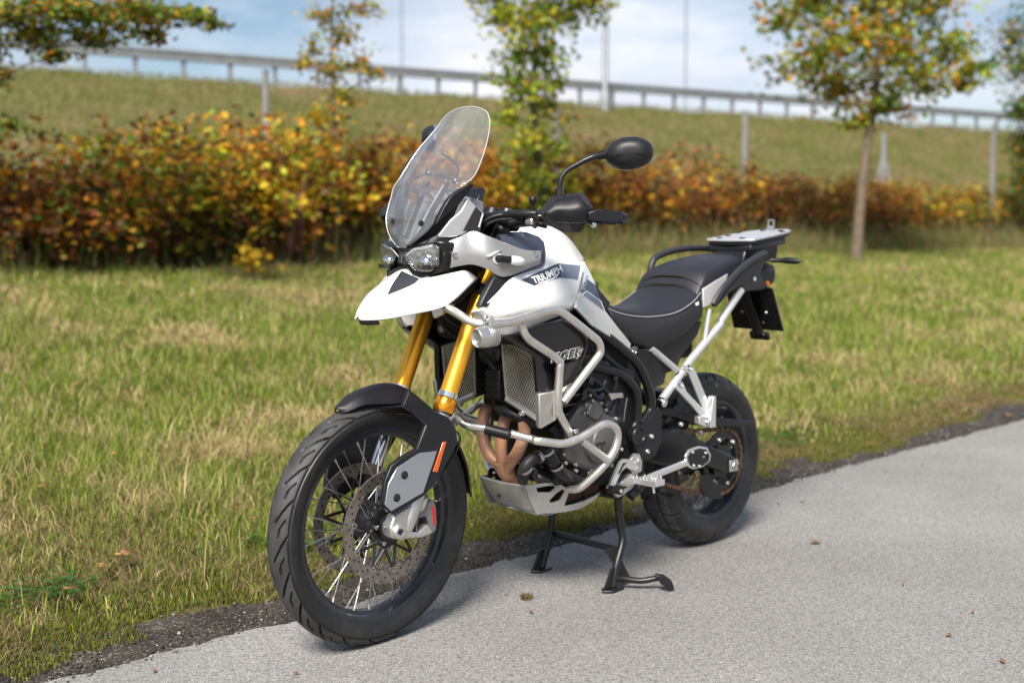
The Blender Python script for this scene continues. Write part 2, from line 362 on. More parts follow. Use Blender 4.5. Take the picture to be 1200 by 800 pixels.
def steps(*segs):
    a = []
    for lo, hi, st in segs: a += list(np.arange(lo, hi, st))
    return np.array(a+[segs[-1][1]])
xs = steps((-140,-60,8),(-60,-14,1.2),(-14,6,0.16),(6,90,6)); ys = steps((-130,-60,6),(-60,-12,1.0),(-12,-0.9,0.16),(-0.9,-0.5,0.04),(-0.5,60,5))
X, Y = np.meshgrid(xs, ys); Z = hgt(X, Y)
V = np.stack([X, Y, Z], -1).reshape(-1, 3); W = len(xs); i = np.arange(len(ys)-1)[:, None]*W+np.arange(W-1)[None]; i = i.ravel()
ground = big_mesh('ground', V, np.concatenate([np.stack([i, i+1, i+W+1], -1), np.stack([i, i+W+1, i+W], -1)]), 'turf_ground', smooth=True); tag(ground, kind='structure')

def asphalt():
    m, t, b = new_mat('asphalt'); n = t.nodes; l = t.links.new
    co = n.new('ShaderNodeTexCoord'); b.inputs['Roughness'].default_value = 0.85; b.inputs['Specular IOR Level'].default_value = 0.3
    v = n.new('ShaderNodeTexVoronoi'); v.inputs['Scale'].default_value = 330; l(co.outputs['Object'], v.inputs['Vector'])
    c = n.new('ShaderNodeValToRGB'); e = c.color_ramp.elements; sep = n.new('ShaderNodeSeparateColor'); l(v.outputs['Color'], sep.inputs[0]); l(sep.outputs[0], c.inputs[0])
    e[0].position = 0.0; e[0].color = (0.13,0.127,0.123,1); e[1].position = 1.0; e[1].color = (0.42,0.408,0.39,1); x = e.new(0.45); x.color = (0.22,0.214,0.206,1); x = e.new(0.85); x.color = (0.28,0.272,0.26,1)
    n1 = n.new('ShaderNodeTexNoise'); n1.inputs['Scale'].default_value = 0.9; n1.inputs['Detail'].default_value = 7; n1.inputs['Roughness'].default_value = 0.6; l(co.outputs['Object'], n1.inputs['Vector'])
    r1 = n.new('ShaderNodeMapRange'); r1.inputs[1].default_value = 0.3; r1.inputs[2].default_value = 0.7; r1.inputs[3].default_value = 0.80; r1.inputs[4].default_value = 1.12; l(n1.outputs['Fac'], r1.inputs[0])
    n2 = n.new('ShaderNodeTexNoise'); n2.inputs['Scale'].default_value = 60; n2.inputs['Detail'].default_value = 4; l(co.outputs['Object'], n2.inputs['Vector'])
    r2 = n.new('ShaderNodeMapRange'); r2.inputs[1].default_value = 0.25; r2.inputs[2].default_value = 0.5; r2.inputs[3].default_value = 0.55; r2.inputs[4].default_value = 1.0; l(n2.outputs['Fac'], r2.inputs[0])
    mm = n.new('ShaderNodeMath'); mm.operation = 'MULTIPLY'; l(r1.outputs[0], mm.inputs[0]); l(r2.outputs[0], mm.inputs[1])
    mu = n.new('ShaderNodeVectorMath'); mu.operation = 'SCALE'; l(c.outputs[0], mu.inputs[0]); l(mm.outputs[0], mu.inputs['Scale']); l(mu.outputs[0], b.inputs['Base Color'])
    v2 = n.new('ShaderNodeTexVoronoi'); v2.inputs['Scale'].default_value = 300; l(co.outputs['Object'], v2.inputs['Vector'])
    bp = n.new('ShaderNodeBump'); bp.inputs['Strength'].default_value = 0.35; bp.inputs['Distance'].default_value = 0.003; l(v2.outputs['Distance'], bp.inputs['Height']); l(bp.outputs[0], b.inputs['Normal'])
    m, t, b = new_mat('gravel_strip'); n = t.nodes; l = t.links.new
    co = n.new('ShaderNodeTexCoord'); b.inputs['Roughness'].default_value = 0.9; b.inputs['Specular IOR Level'].default_value = 0.25
    v = n.new('ShaderNodeTexVoronoi'); v.inputs['Scale'].default_value = 170; l(co.outputs['Object'], v.inputs['Vector'])
    c = n.new('ShaderNodeValToRGB'); e = c.color_ramp.elements; sep = n.new('ShaderNodeSeparateColor'); l(v.outputs['Color'], sep.inputs[0]); l(sep.outputs[0], c.inputs[0])
    e[0].color = (0.022,0.018,0.014,1); e[1].color = (0.24,0.22,0.19,1); x = e.new(0.55); x.color = (0.052,0.043,0.034,1); x = e.new(0.9); x.color = (0.10,0.088,0.072,1)
    n1 = n.new('ShaderNodeTexNoise'); n1.inputs['Scale'].default_value = 5; n1.inputs['Detail'].default_value = 7; l(co.outputs['Object'], n1.inputs['Vector'])
    r1 = n.new('ShaderNodeMapRange'); r1.inputs[1].default_value = 0.35; r1.inputs[2].default_value = 0.65; r1.inputs[3].default_value = 0.55; r1.inputs[4].default_value = 1.25; l(n1.outputs['Fac'], r1.inputs[0])
    mu = n.new('ShaderNodeVectorMath'); mu.operation = 'SCALE'; l(c.outputs[0], mu.inputs[0]); l(r1.outputs[0], mu.inputs['Scale']); l(mu.outputs[0], b.inputs['Base Color'])
    bp = n.new('ShaderNodeBump'); bp.inputs['Strength'].default_value = 0.9; bp.inputs['Distance'].default_value = 0.006; l(v.outputs['Distance'], bp.inputs['Height']); bp.invert = True; l(bp.outputs[0], b.inputs['Normal'])
asphalt()
def strip(name, x0, x1, n, f0, f1, z0, z1, m):
    x = np.linspace(x0, x1, n); a = np.stack([x, f0(x), np.full(n, z0)], -1); b = np.stack([x, f1(x), np.full(n, z1)], -1)
    V = np.concatenate([a, b]); i = np.arange(n-1)
    o = big_mesh(name, V, np.concatenate([np.stack([i, i+1, i+n+1], -1), np.stack([i, i+n+1, i+n], -1)]), m); return tag(o, kind='structure')
edge1 = lambda x: -0.335+0.035*(vnoise(x, x*0, 0.5, 3)-0.5)+0.035*(vnoise(x, x*0, 0.09, 4)-0.5)+0.022*(vnoise(x, x*0, 0.021, 8)-0.5)
edge2 = lambda x: -0.585+0.16*(vnoise(x, x*0, 0.8, 5)-0.5)+0.12*(vnoise(x, x*0, 0.2, 6)-0.5)+0.05*(vnoise(x, x*0, 0.05, 9)-0.5)
strip('asphalt_path', -70, 40, 6000, edge1, lambda x: 0*x+4.3, 0.0, 0.0, 'asphalt')
strip('gravel_edge', -70, 40, 4000, lambda x: edge2(x), lambda x: 0*x-0.25, 0.004, -0.007, 'gravel_strip')

# pebbles lying on the gravel edge
def pebbles():
    n = 6000; x = rng.uniform(-5, 2.9, n); y = -0.31-rng.beta(1.15, 1.6, n)*0.40; s = rng.gamma(1.6, 0.0013, n)+0.0018; s = np.minimum(s, 0.011)
    oct_ = np.array([(1,0,0),(0,1,0),(-1,0,0),(0,-1,0),(0,0,1),(0,0,-1)], float); tri = np.array([(0,1,4),(1,2,4),(2,3,4),(3,0,4),(1,0,5),(2,1,5),(3,2,5),(0,3,5)])
    a = rng.uniform(0, 6.28, n); c, s_ = np.cos(a), np.sin(a)
    sc = s[:, None, None]*rng.uniform(0.6, 1.3, (n, 6, 1)); P = oct_[None]*sc; P[:, :, 2] *= 0.6
    Vx = P[:, :, 0]*c[:, None]-P[:, :, 1]*s_[:, None]+x[:, None]; Vy = P[:, :, 0]*s_[:, None]+P[:, :, 1]*c[:, None]+y[:, None]; Vz = P[:, :, 2]+0.002
    g = rng.choice([0.04, 0.075, 0.13, 0.28, 0.48], n, p=[0.38, 0.32, 0.17, 0.09, 0.04]); col = np.repeat(g[:, None]*np.array([[1.04, 1.0, 0.94]]), 6, 0)
    o = big_mesh('pebbles', np.stack([Vx, Vy, Vz], -1).reshape(-1, 3), (tri[None]+np.arange(n)[:, None, None]*6).reshape(-1, 3), 'grass_blade', col)
    tag(o, 'small loose pebbles scattered over the dark gravel edge', 'pebbles', kind='stuff')
pebbles()

# ------------------------------------------------------------------ grass
def blades(x, y, z, h, wd, lean, col, name, label, cat='grass'):
    n = len(x); az = rng.uniform(0, 6.283, n); la = rng.uniform(0, 6.283, n)
    dx, dy = np.cos(az)*wd/2, np.sin(az)*wd/2; lx, ly = np.cos(la)*lean*h, np.sin(la)*lean*h
    hz = h*np.sqrt(np.maximum(0.05, 1-np.minimum(lean, 0.97)**2))
    V = np.zeros((n, 5, 3))
    V[:, 0] = np.stack([x-dx, y-dy, z-0.01], -1); V[:, 1] = np.stack([x+dx, y+dy, z-0.01], -1)
    V[:, 2] = np.stack([x-dx*0.8+lx*0.35, y-dy*0.8+ly*0.35, z+hz*0.6], -1); V[:, 3] = np.stack([x+dx*0.8+lx*0.35, y+dy*0.8+ly*0.35, z+hz*0.6], -1)
    V[:, 4] = np.stack([x+lx, y+ly, z+hz*0.95], -1)
    tri = np.array([(0,1,3),(0,3,2),(2,3,4)])[None]+np.arange(n)[:, None, None]*5
    o = big_mesh(name, V.reshape(-1, 3), tri.reshape(-1, 3), 'grass_blade', np.repeat(col, 5, 0)); return tag(o, label, cat, kind='stuff')
def grass():
    """mown verge: blades grow in tufts that share colour, height and lean"""
    nc = 80000; cx = rng.uniform(-36, 7, nc*5); cy = rng.uniform(-11.3, -0.45, nc*5)
    d = np.hypot(cx-CAM[0], cy-CAM[1]); dep = (cx-CAM[0])*FWD[0]+(cy-CAM[1])*FWD[1]; lat = (cx-CAM[0])*RGT[0]+(cy-CAM[1])*RGT[1]
    keep = (dep > 1.5) & (np.abs(lat) < dep*0.60+1.3) & (rng.random(nc*5) < np.clip((5.2/d)**1.6, 0, 1)) & (cy < edge2(cx)+0.02)
    cx, cy, d = cx[keep], cy[keep], d[keep]; m = len(cx)
    A = vnoise(cx, cy, 0.8, 11)*0.5+vnoise(cx, cy, 0.27, 12)*0.5; B = vnoise(cx, cy, 0.6, 13); C = vnoise(cx, cy, 3.1, 14)
    into = np.clip((edge2(cx)-cy-0.05+0.25*(B-0.5))/0.75, 0.0, 1)
    straw = (A+0.16*(C-0.5)+0.12*rng.standard_normal(m) > 0.60)
    g1 = np.array([0.065, 0.13, 0.010]); g2 = np.array([0.24, 0.295, 0.035]); s1 = np.array([0.50, 0.42, 0.19]); s2 = np.array([0.30, 0.21, 0.10])
    t = rng.beta(1.3, 1.3, (m, 1)); ccol = np.where(straw[:, None], s1*t+s2*(1-t), g1*t+g2*(1-t))*rng.uniform(0.8, 1.2, (m, 1))
    per = np.clip(rng.poisson(np.where(straw, 10, 11)*(0.15+0.85*into)), 1, 30); ix = np.repeat(np.arange(m), per); n = len(ix)
    spread = np.where(straw, 0.045, 0.032)[ix]*np.clip(d[ix]/6, 1, 2.2)
    x = cx[ix]+rng.normal(0, 1, n)*spread; y = np.minimum(cy[ix]+rng.normal(0, 1, n)*spread, edge2(cx[ix])+0.05)
    h = (rng.gamma(4, 0.0125, n)+0.018)*((0.28+0.72*into)*(0.55+0.9*B)*rng.uniform(0.6, 1.35, m))[ix]
    tall = rng.random(m) < 0.09; h[tall[ix]] *= 1.75
    lean = np.where(straw[ix], rng.uniform(0.5, 0.985, n), rng.beta(1.6, 1.3, n)*0.95); wd = rng.uniform(0.0018, 0.0042, n)*np.clip(d[ix]/4.2, 1, 3.5)
    col = ccol[ix]*rng.uniform(0.75, 1.22, (n, 1)); mx_ = rng.random(n) < 0.20; col[mx_] = s1*rng.uniform(0.7, 1.1, (mx_.sum(), 1))
    blades(x, y, hgt(x, y), h, wd, lean, np.clip(col, 0, 0.7), 'verge_grass', 'mown green and straw coloured grass on the verge beside the path')
    print('verge blades', n)
    # low moss cushion along the gravel edge
    m = 140000; x = rng.uniform(-8, 3.0, m); e = edge2(x); y = e-rng.beta(1.3, 1.9, m)*0.6+0.16; kk = (vnoise(x, y, 0.45, 21)*0.6+vnoise(x, y, 0.12, 22)*0.4 > 0.33+np.clip((y-e)*2.2, 0, 0.4)) & (y < -0.40); x, y = x[kk], y[kk]; m = len(x)
    t = rng.random((m, 1)); col = np.array([0.065, 0.09, 0.012])*t+np.array([0.19, 0.205, 0.025])*(1-t); br_ = rng.random(m) < 0.3; col[br_] = np.array([0.13, 0.10, 0.05])
    blades(x, y, np.maximum(hgt(x, y), 0.001), rng.uniform(0.006, 0.020, m), rng.uniform(0.003, 0.006, m), rng.uniform(0, 0.9, m), col, 'edge_moss', 'bright green moss creeping onto the gravel edge', 'moss')
    # dry flattened thatch between the tufts near the path
    m = 60000; x = rng.uniform(-7, 5, m); y = edge2(x)+0.03-rng.beta(1.0, 1.4, m)*1.6; kk = vnoise(x, y, 0.35, 41) > 0.42; x, y = x[kk], y[kk]; m = len(x); t = rng.random((m, 1))
    blades(x, y, hgt(x, y)+0.012, rng.uniform(0.03, 0.11, m), rng.uniform(0.0015, 0.0035, m), rng.uniform(0.86, 0.985, m), np.array([0.34, 0.25, 0.12])*t+np.array([0.12, 0.075, 0.04])*(1-t), 'dry_thatch', 'dry brown thatch of flattened dead grass along the verge edge')
    # embankment: coarse tussocks
    m = 260000; x = rng.uniform(-62, 6, m); y = rng.uniform(-44, -11, m); dep = (x-CAM[0])*FWD[0]+(y-CAM[1])*FWD[1]; lat = (x-CAM[0])*RGT[0]+(y-CAM[1])*RGT[1]
    kk = (dep > 5) & (np.abs(lat) < dep*0.6+1) & (y > crest_y(x)-0.6); x, y = x[kk], y[kk]; m = len(x)
    A = vnoise(x, y, 3.5, 31)*0.5+vnoise(x, y, 1.2, 32)*0.5; t = rng.random((m, 1)); straw = (A+0.1*rng.standard_normal(m) > 0.575)[:, None]
    col = np.where(straw, np.array([0.37,0.30,0.16])*t+np.array([0.25,0.185,0.10])*(1-t), np.array([0.15,0.175,0.05])*t+np.array([0.27,0.27,0.10])*(1-t))
    blades(x, y, hgt(x, y), rng.uniform(0.06, 0.22, m), rng.uniform(0.010, 0.026, m), rng.uniform(0.1, 0.8, m), col, 'embankment_grass', 'rough olive and straw grass covering the embankment slope')
    # taller grass along the foot of the shrubs
    m = 34000; x = rng.uniform(-34, 1, m); y = -8.7-rng.beta(1.5, 1.5, m)*2.0+0.5*(vnoise(x, x*0, 1.5, 33)-0.5); t = rng.random((m, 1)); b = (rng.random(m) < 0.5)[:, None]
    col = np.where(b, np.array([0.30,0.215,0.11])*t+np.array([0.10,0.065,0.035])*(1-t), np.array([0.08,0.125,0.025])*t+np.array([0.17,0.20,0.045])*(1-t))
    blades(x, y, hgt(x, y), rng.gamma(3, 0.085, m)+0.06, rng.uniform(0.008, 0.016, m), rng.uniform(0.05, 0.6, m), col, 'tall_grass', 'taller unmown grass along the foot of the autumn shrubs')
grass()

# clover-like broad weed near the gravel edge
def weed(x, y, n, rad, name, label):
    V, T, Cc = [], [], []
    for k in range(n):
        a = rng.uniform(0, 6.28); r = rad*math.sqrt(rng.random()); px, py = x+r*math.cos(a)*1.6, y+r*math.sin(a); z = float(hgt(px, py))+rng.uniform(0.012, 0.05); s = rng.uniform(0.008, 0.017); c0 = np.array([0.045, 0.11, 0.02])*rng.uniform(0.8, 1.7)
        for j in range(3):
            b = a+j*2.1; dx, dy = math.cos(b), math.sin(b); o = len(V)
            V += [(px, py, z), (px+dx*s*0.6-dy*s*0.45, py+dy*s*0.6+dx*s*0.45, z+0.003), (px+dx*s*1.25, py+dy*s*1.25, z+rng.uniform(-0.003, 0.006)), (px+dx*s*0.6+dy*s*0.45, py+dy*s*0.6-dx*s*0.45, z+0.003)]
            T += [(o, o+1, o+2), (o, o+2, o+3)]; Cc += [c0]*4
    o = big_mesh(name, np.array(V), np.array(T), 'leaf', np.array(Cc)); tag(o, label, 'weed', kind='stuff')
weed(2.08, -1.0, 150, 0.11, 'clover_patch', 'dark green clover patch at the gravel edge ahead of the front wheel')
weed(1.15, -0.98, 150, 0.13, 'clover_patch', 'small green clover patch in the grass just behind the front wheel')
weed(-1.9, -0.95, 200, 0.2, 'clover_patch', 'green broad-leaved clover patch by the gravel edge behind the rear wheel')

# ------------------------------------------------------------------ leaves, bushes, trees
def leaf_mesh(c, s, col, name, parent, up=0.5):
    n = len(c); nv = rng.standard_normal((n, 3)); nv[:, 2] = np.abs(nv[:, 2])+up; nv /= np.linalg.norm(nv, axis=1)[:, None]
    u = rng.standard_normal((n, 3)); u[:, 2] -= 0.5; u -= nv*(u*nv).sum(1)[:, None]; u /= np.linalg.norm(u, axis=1)[:, None]; v = np.cross(nv, u); s = s[:, None]
    V = np.stack([c-u*s*0.55, c-u*s*0.1+v*s*0.42+nv*s*0.10, c+u*s*0.6, c-u*s*0.1-v*s*0.42+nv*s*0.10, c+u*s*0.28+v*s*0.30+nv*s*0.05, c+u*s*0.28-v*s*0.30+nv*s*0.05], 1)
    tri = np.array([(0,1,4),(0,4,2),(0,2,5),(0,5,3)])[None]+np.arange(n)[:, None, None]*6
    return big_mesh(name, V.reshape(-1, 3), tri.reshape(-1, 3), 'leaf', np.repeat(col, 6, 0), parent)
def pick(pal, n, var=0.25):
    cols = np.array([p[0] for p in pal]); w_ = np.array([p[1] for p in pal]); w_ = w_/w_.sum(); i = rng.choice(len(pal), n, p=w_)
    return np.clip(cols[i]*rng.uniform(1-var, 1+var, (n, 1))*rng.uniform(0.92, 1.08, (n, 3)), 0.004, 0.8)
GRN = (0.11,0.20,0.025); YGR = (0.36,0.40,0.035); YEL = (0.60,0.37,0.025); ORA = (0.50,0.20,0.022); RED = (0.27,0.075,0.03); BRN = (0.15,0.075,0.035); OLV = (0.22,0.225,0.04); DKG = (0.035,0.07,0.016)
def bush(x, y, h, wd, pal, label, nleaf=2400, seed=0, low=0.06):
    base = Vector((x, y, float(hgt(x, y, False)))); root = thing('autumn_shrub', label, 'shrub', base, 'autumn shrubs in a row below the embankment')
    parts = []; tips = []
    for k in range(46):
        a = rng.uniform(0, 6.28); r = wd*rng.uniform(0.02, 0.85)*0.5; b0 = Vector((math.cos(a)*r*1.3, math.sin(a)*r*0.8, 0)); hh = h*rng.uniform(0.45, 1.12)
        p = [b0, b0*1.1+Vector((rng.normal(0,0.05), rng.normal(0,0.05), hh*0.4)), b0*1.3+Vector((rng.normal(0,0.13), rng.normal(0,0.1), hh*0.75)), b0*1.35+Vector((rng.normal(0,0.22), rng.normal(0,0.18), hh))]
        parts.append(sweep(p, [rng.uniform(0.008,0.016), 0.009, 0.006, 0.003], 4)); tips.append(p)
    V, F = join(parts); mk('stems', V, F, 'stem_brown', root)
    st = rng.integers(0, len(tips), nleaf); t = low+(1-low)*rng.beta(2.6, 1.3, nleaf); c = np.zeros((nleaf, 3))
    ncl = nleaf//9; cst = rng.integers(0, len(tips), ncl); ct = low+(1-low)*rng.beta(1.9, 1.0, ncl); cc_ = np.zeros((ncl, 3))
    for i in range(ncl):
        p = tips[cst[i]]; f = ct[i]*3; j = min(2, int(f)); q = p[j].lerp(p[j+1], f-j); cc_[i] = q
    cc_ += rng.normal(0, 1, (ncl, 3))*np.array([0.20, 0.16, 0.07]); cc_[:, 2] = np.clip(cc_[:, 2], 0.05*h, h*1.22)
    ci = rng.integers(0, ncl, nleaf); c = cc_[ci]+rng.normal(0, 0.085, (nleaf, 3))
    pal = pal+[(BRN, 1.6), (ORA, 1.0), (DKG, 0.7)]; ccol = pick(pal, ncl, 0.45); col = ccol[ci]*rng.uniform(0.65, 1.4, (nleaf, 1)); other = rng.random(nleaf) < 0.35; col[other] = pick(pal, other.sum())
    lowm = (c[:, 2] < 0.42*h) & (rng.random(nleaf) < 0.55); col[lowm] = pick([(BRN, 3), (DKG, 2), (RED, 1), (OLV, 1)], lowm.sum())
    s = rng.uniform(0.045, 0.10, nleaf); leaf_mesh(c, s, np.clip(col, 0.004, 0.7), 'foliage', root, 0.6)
    return root
PO = [(YEL, 4), (ORA, 3), (YGR, 3), (GRN, 1.2), (RED, 0.6)]; PR = [(RED, 2), (ORA, 4), (BRN, 3), (YEL, 1.6), (OLV, 1.6)]; PG = [(GRN, 4), (YGR, 2), (OLV, 3), (ORA, 1)]; PB = [(BRN, 4), (ORA, 2), (RED, 2), (OLV, 2)]; PD = [(ORA, 5), (YEL, 2), (BRN, 2), (RED, 1), (GRN, 1)]
def gp(px, py):      # where a photograph direction meets the verge slope
    v = ray(px, py); t = 6.0
    for _ in range(400):
        p = CAM+v*t
        if p[2] <= float(hgt(p[0], p[1], False)): break
        t += 0.08
    return CAM+v*t
SH = [(-40, 322, 1.25, 1.6, PD, 'low orange shrub with dark stems beside the overhanging maple'),
 (45, 326, 1.2, 1.6, PD, 'low amber shrub hanging over dark stems, in front of the green-orange shrub'),
 (135, 318, 1.25, 1.9, PG, 'mostly green shrub with orange leaves among it, below the bare embankment'),
 (225, 316, 1.45, 1.8, [(YEL,2),(GRN,2),(ORA,2),(YGR,2)], 'mixed green and yellow shrub next to the tall golden one'),
 (300, 318, 1.68, 1.9, PO, 'tall golden yellow shrub in front of the fence post'),
 (380, 312, 1.72, 1.8, [(YEL,4),(YGR,3),(ORA,3)], 'tall yellow-orange shrub below the thin sapling'),
 (455, 306, 1.72, 1.9, [(ORA,4),(YEL,3),(RED,2),(GRN,1.5)], 'orange-red shrub beside the motorcycle windscreen, green sprouts on top'),
 (540, 300, 1.72, 1.8, [(ORA,4),(YEL,3),(BRN,2)], 'orange and brown shrub seen behind the windscreen edge'),
 (610, 297, 1.68, 1.9, [(YEL,4),(YGR,2),(ORA,3)], 'yellow shrub at the foot of the yellow-green tree'),
 (690, 295, 1.70, 2.0, [(RED,3),(ORA,3),(YGR,2),(YEL,2)], 'red and yellow shrub behind the mirror stalk'),
 (765, 293, 1.66, 2.2, [(RED,3),(ORA,3),(BRN,3),(YEL,1.4),(OLV,1)], 'deep red shrub just past the round mirror'),
 (840, 291, 1.60, 2.2, PR, 'rust red shrub above the luggage plate'),
 (905, 289, 1.45, 2.4, PB, 'brown and rust shrub beyond the luggage plate'),
 (965, 288, 1.4, 2.4, PR, 'orange-red shrub behind the slim pale trunk'),
 (1030, 287, 1.4, 2.4, [(ORA,4),(RED,2),(OLV,2),(YEL,1)], 'orange and olive shrub on the far side of the slim pale trunk'),
 (1095, 286, 1.45, 2.6, [(YEL,3),(ORA,3),(OLV,3),(GRN,2)], 'yellow and olive shrub below the leaning brace post'),
 (1155, 285, 1.5, 2.6, [(GRN,2),(ORA,2),(OLV,3),(YEL,2)], 'olive green shrub with orange tips near the edge tree'),
 (1225, 284, 1.6, 2.6, PG, 'green shrub at the foot of the dense green edge tree')]
for px, py, h, wd, pal, lab in SH:
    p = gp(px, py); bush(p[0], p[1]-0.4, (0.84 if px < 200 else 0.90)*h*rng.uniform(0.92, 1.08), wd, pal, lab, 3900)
# one small yellow sprig standing out of the red shrubs, and a low yellow seedling in the grass edge
for px, py, h, lab in ((785, 293, 0.75, 'small bright yellow sprig in front of the red shrubs'), (296, 330, 0.32, 'tiny golden seedling at the foot of the tall golden shrub')):
    p = gp(px, py); root = thing('yellow_sprig', lab, 'shrub', (p[0], p[1], float(hgt(p[0], p[1], False))))
    V, F = join([sweep([(0,0,0), (0.03*k, 0.02*k, h*0.5), (0.08*k, 0.03, h)], [0.008,0.005,0.003], 4) for k in (-1, 0, 1)]); mk('stems', V, F, 'stem_brown', root)
    leaf_mesh(rng.normal(0, 0.09, (60, 3))+np.array([0, 0, h*0.85]), rng.uniform(0.06, 0.11, 60), pick([(YEL, 4), (YGR, 1)], 60), 'foliage', root)

def tree(base, trunk, r0, clusters, pal, label, name='maple_tree', m='bark', lsize=(0.05, 0.09), twig=0.004, group=None, up=0.4):
    base = Vector(base); root = thing(name, label, 'tree', base, group); P = [Vector(p)-base for p in trunk]
    tp = catmull(P, 5); V, F = sweep(tp, [r0*1.25, r0, r0*0.92, r0*0.8, r0*0.6, r0*0.35], 9); mk('trunk', V, F, m, root)
    limbs = []; lc, lcol, ls = [], [], []; nodes = [(q, r0*0.5) for q in tp[3:]]; done = []
    todo = [(Vector(c)-base, rad, n, q) for c, rad, n, q in clusters]
    todo.sort(key=lambda z: min((z[0]-q[0]).length for q in nodes))
    for (c, rad, n, q) in todo:
        cand = [nd for nd in nodes if nd[0].z < c.z+0.02] or nodes
        s, rs = min(cand, key=lambda nd: (nd[0]-c).length); rr = max(twig*2.2, min(rs*0.75, r0*0.3))
        mid = s.lerp(c, 0.5)+Vector((rng.normal(0, 0.05), rng.normal(0, 0.05), 0.08*(c-s).length))
        limbs.append(sweep(catmull([s, mid, c, c+(c-mid)*0.35], 4), [rr, rr*0.75, rr*0.5, twig], 6))
        nodes += [(mid, rr*0.75), (c, rr*0.5)]
        n = int(n*3.0); k = max(8, n//22); tips_ = []
        for i in range(k):
            e = c+Vector(rng.normal(0, 0.85, 3)*np.array(rad)); limbs.append(sweep([mid.lerp(c, rng.uniform(0.3, 1)), c.lerp(e, 0.5)+Vector(rng.normal(0, 0.04, 3)), e], [twig*2, twig*1.4, twig*0.6], 4)); tips_.append(e)
        ti = rng.integers(0, k, n); tt = rng.beta(2, 1.2, n)
        pts = np.array([c.lerp(tips_[i], t) for i, t in zip(ti, tt)])+rng.normal(0, 1, (n, 3))*np.array(rad)*q
        lc.append(pts); ccol = pick(pal, k, 0.3); col = ccol[ti]*rng.uniform(0.7, 1.3, (n, 1)); o = rng.random(n) < 0.4; col[o] = pick(pal, o.sum()); lcol.append(col); ls.append(rng.uniform(*lsize, n))
    V, F = join(limbs); lo_ = mk('limbs', V, F, m, root); lo_['kind'] = 'stuff'
    leaf_mesh(np.concatenate(lc), np.concatenate(ls), np.clip(np.concatenate(lcol), 0.004, 0.7), 'crown', root, up)
    return root
# the tree with the slim pale trunk on the verge
p = gp(1003, 305); t0 = float((Vector(p)-Vector(CAM)).dot(Vector(FWD)))
sc = t0/1400.0
def cl(px, py, wpx, hpx, n, t, q=0.42, dt=0.0): return (PT(px, py, t+dt), (wpx*t/1400, wpx*t/1400, hpx*t/1400), n, q)
tree(p, [p, PT(1009, 230, t0), PT(1017, 165, t0), PT(1028, 90, t0), PT(1032, 0, t0), PT(1030, -110, t0)], 0.085,
  [cl(918, 25, 30, 22, 92, t0, dt=0.3), cl(952, 60, 32, 22, 130, t0, dt=-0.5), cl(924, 85, 24, 16, 48, t0, dt=0.6), cl(980, 100, 30, 20, 141, t0, dt=0.5), cl(997, 40, 34, 28, 179, t0, dt=-0.7), cl(1041, 60, 36, 28, 184, t0, dt=0.7), cl(1080, 85, 30, 20, 152, t0, dt=-0.4), cl(1114, 60, 26, 18, 97, t0, dt=0.4), cl(1142, 85, 18, 14, 59, t0, dt=-0.3), cl(1130, 100, 14, 10, 32, t0), cl(1041, 120, 24, 14, 97, t0, dt=-0.3), cl(1008, 140, 18, 12, 48, t0), cl(1030, 0, 44, 26, 228, t0, dt=0.5), cl(958, 0, 34, 22, 141, t0, dt=0.4), cl(1086, 10, 34, 24, 130, t0, dt=-0.5), cl(1019, -60, 48, 40, 228, t0), cl(952, -60, 36, 32, 130, t0), cl(1091, -60, 36, 32, 130, t0), cl(1025, -120, 36, 30, 130, t0)],
  [(GRN, 3.6), (OLV, 2.6), (YGR, 4.2), (ORA, 1.5), (YEL, 1.7), (BRN, 0.3)], 'young tree with a slim pale trunk and olive-orange crown on the verge', 'young_tree', 'bark_pale', (0.075, 0.14))
# the yellow-green tree behind the windscreen
p = gp(632, 303); t1 = float((Vector(p)-Vector(CAM)).dot(Vector(FWD)))
tree(p, [p, PT(634, 230, t1), PT(627, 150, t1), PT(626, 90, t1), PT(630, 20, t1), PT(632, -80, t1)], 0.06,
  [cl(585, 20, 24, 16, 103, t1), cl(620, 30, 28, 20, 159, t1, dt=-0.4), cl(655, 15, 28, 18, 159, t1, dt=0.4), cl(690, 5, 22, 12, 91, t1), cl(610, 65, 22, 18, 86, t1, dt=0.3), cl(640, 60, 18, 20, 77, t1, dt=-0.3), cl(600, 100, 18, 16, 56, t1), cl(625, 105, 16, 16, 64, t1, dt=-0.4), cl(652, 95, 10, 10, 25, t1), cl(600, 140, 14, 16, 47, t1, dt=-0.2), cl(645, 130, 16, 16, 60, t1, dt=0.2), cl(620, 165, 20, 18, 77, t1, dt=-0.4), cl(650, 175, 14, 14, 38, t1), cl(610, 205, 18, 16, 64, t1), cl(640, 215, 16, 16, 51, t1, dt=-0.3), cl(622, 240, 18, 12, 47, t1), cl(620, -30, 40, 26, 183, t1), cl(670, -40, 34, 26, 146, t1), cl(575, -15, 22, 18, 79, t1), cl(630, -90, 34, 30, 146, t1)],
  [(YGR, 5), (GRN, 4.5), (YEL, 1.2), (OLV, 1.5), (ORA, 0.1)], 'slender yellow-green tree leafy down its stem, behind the windscreen', 'young_tree', 'bark', (0.055, 0.10))
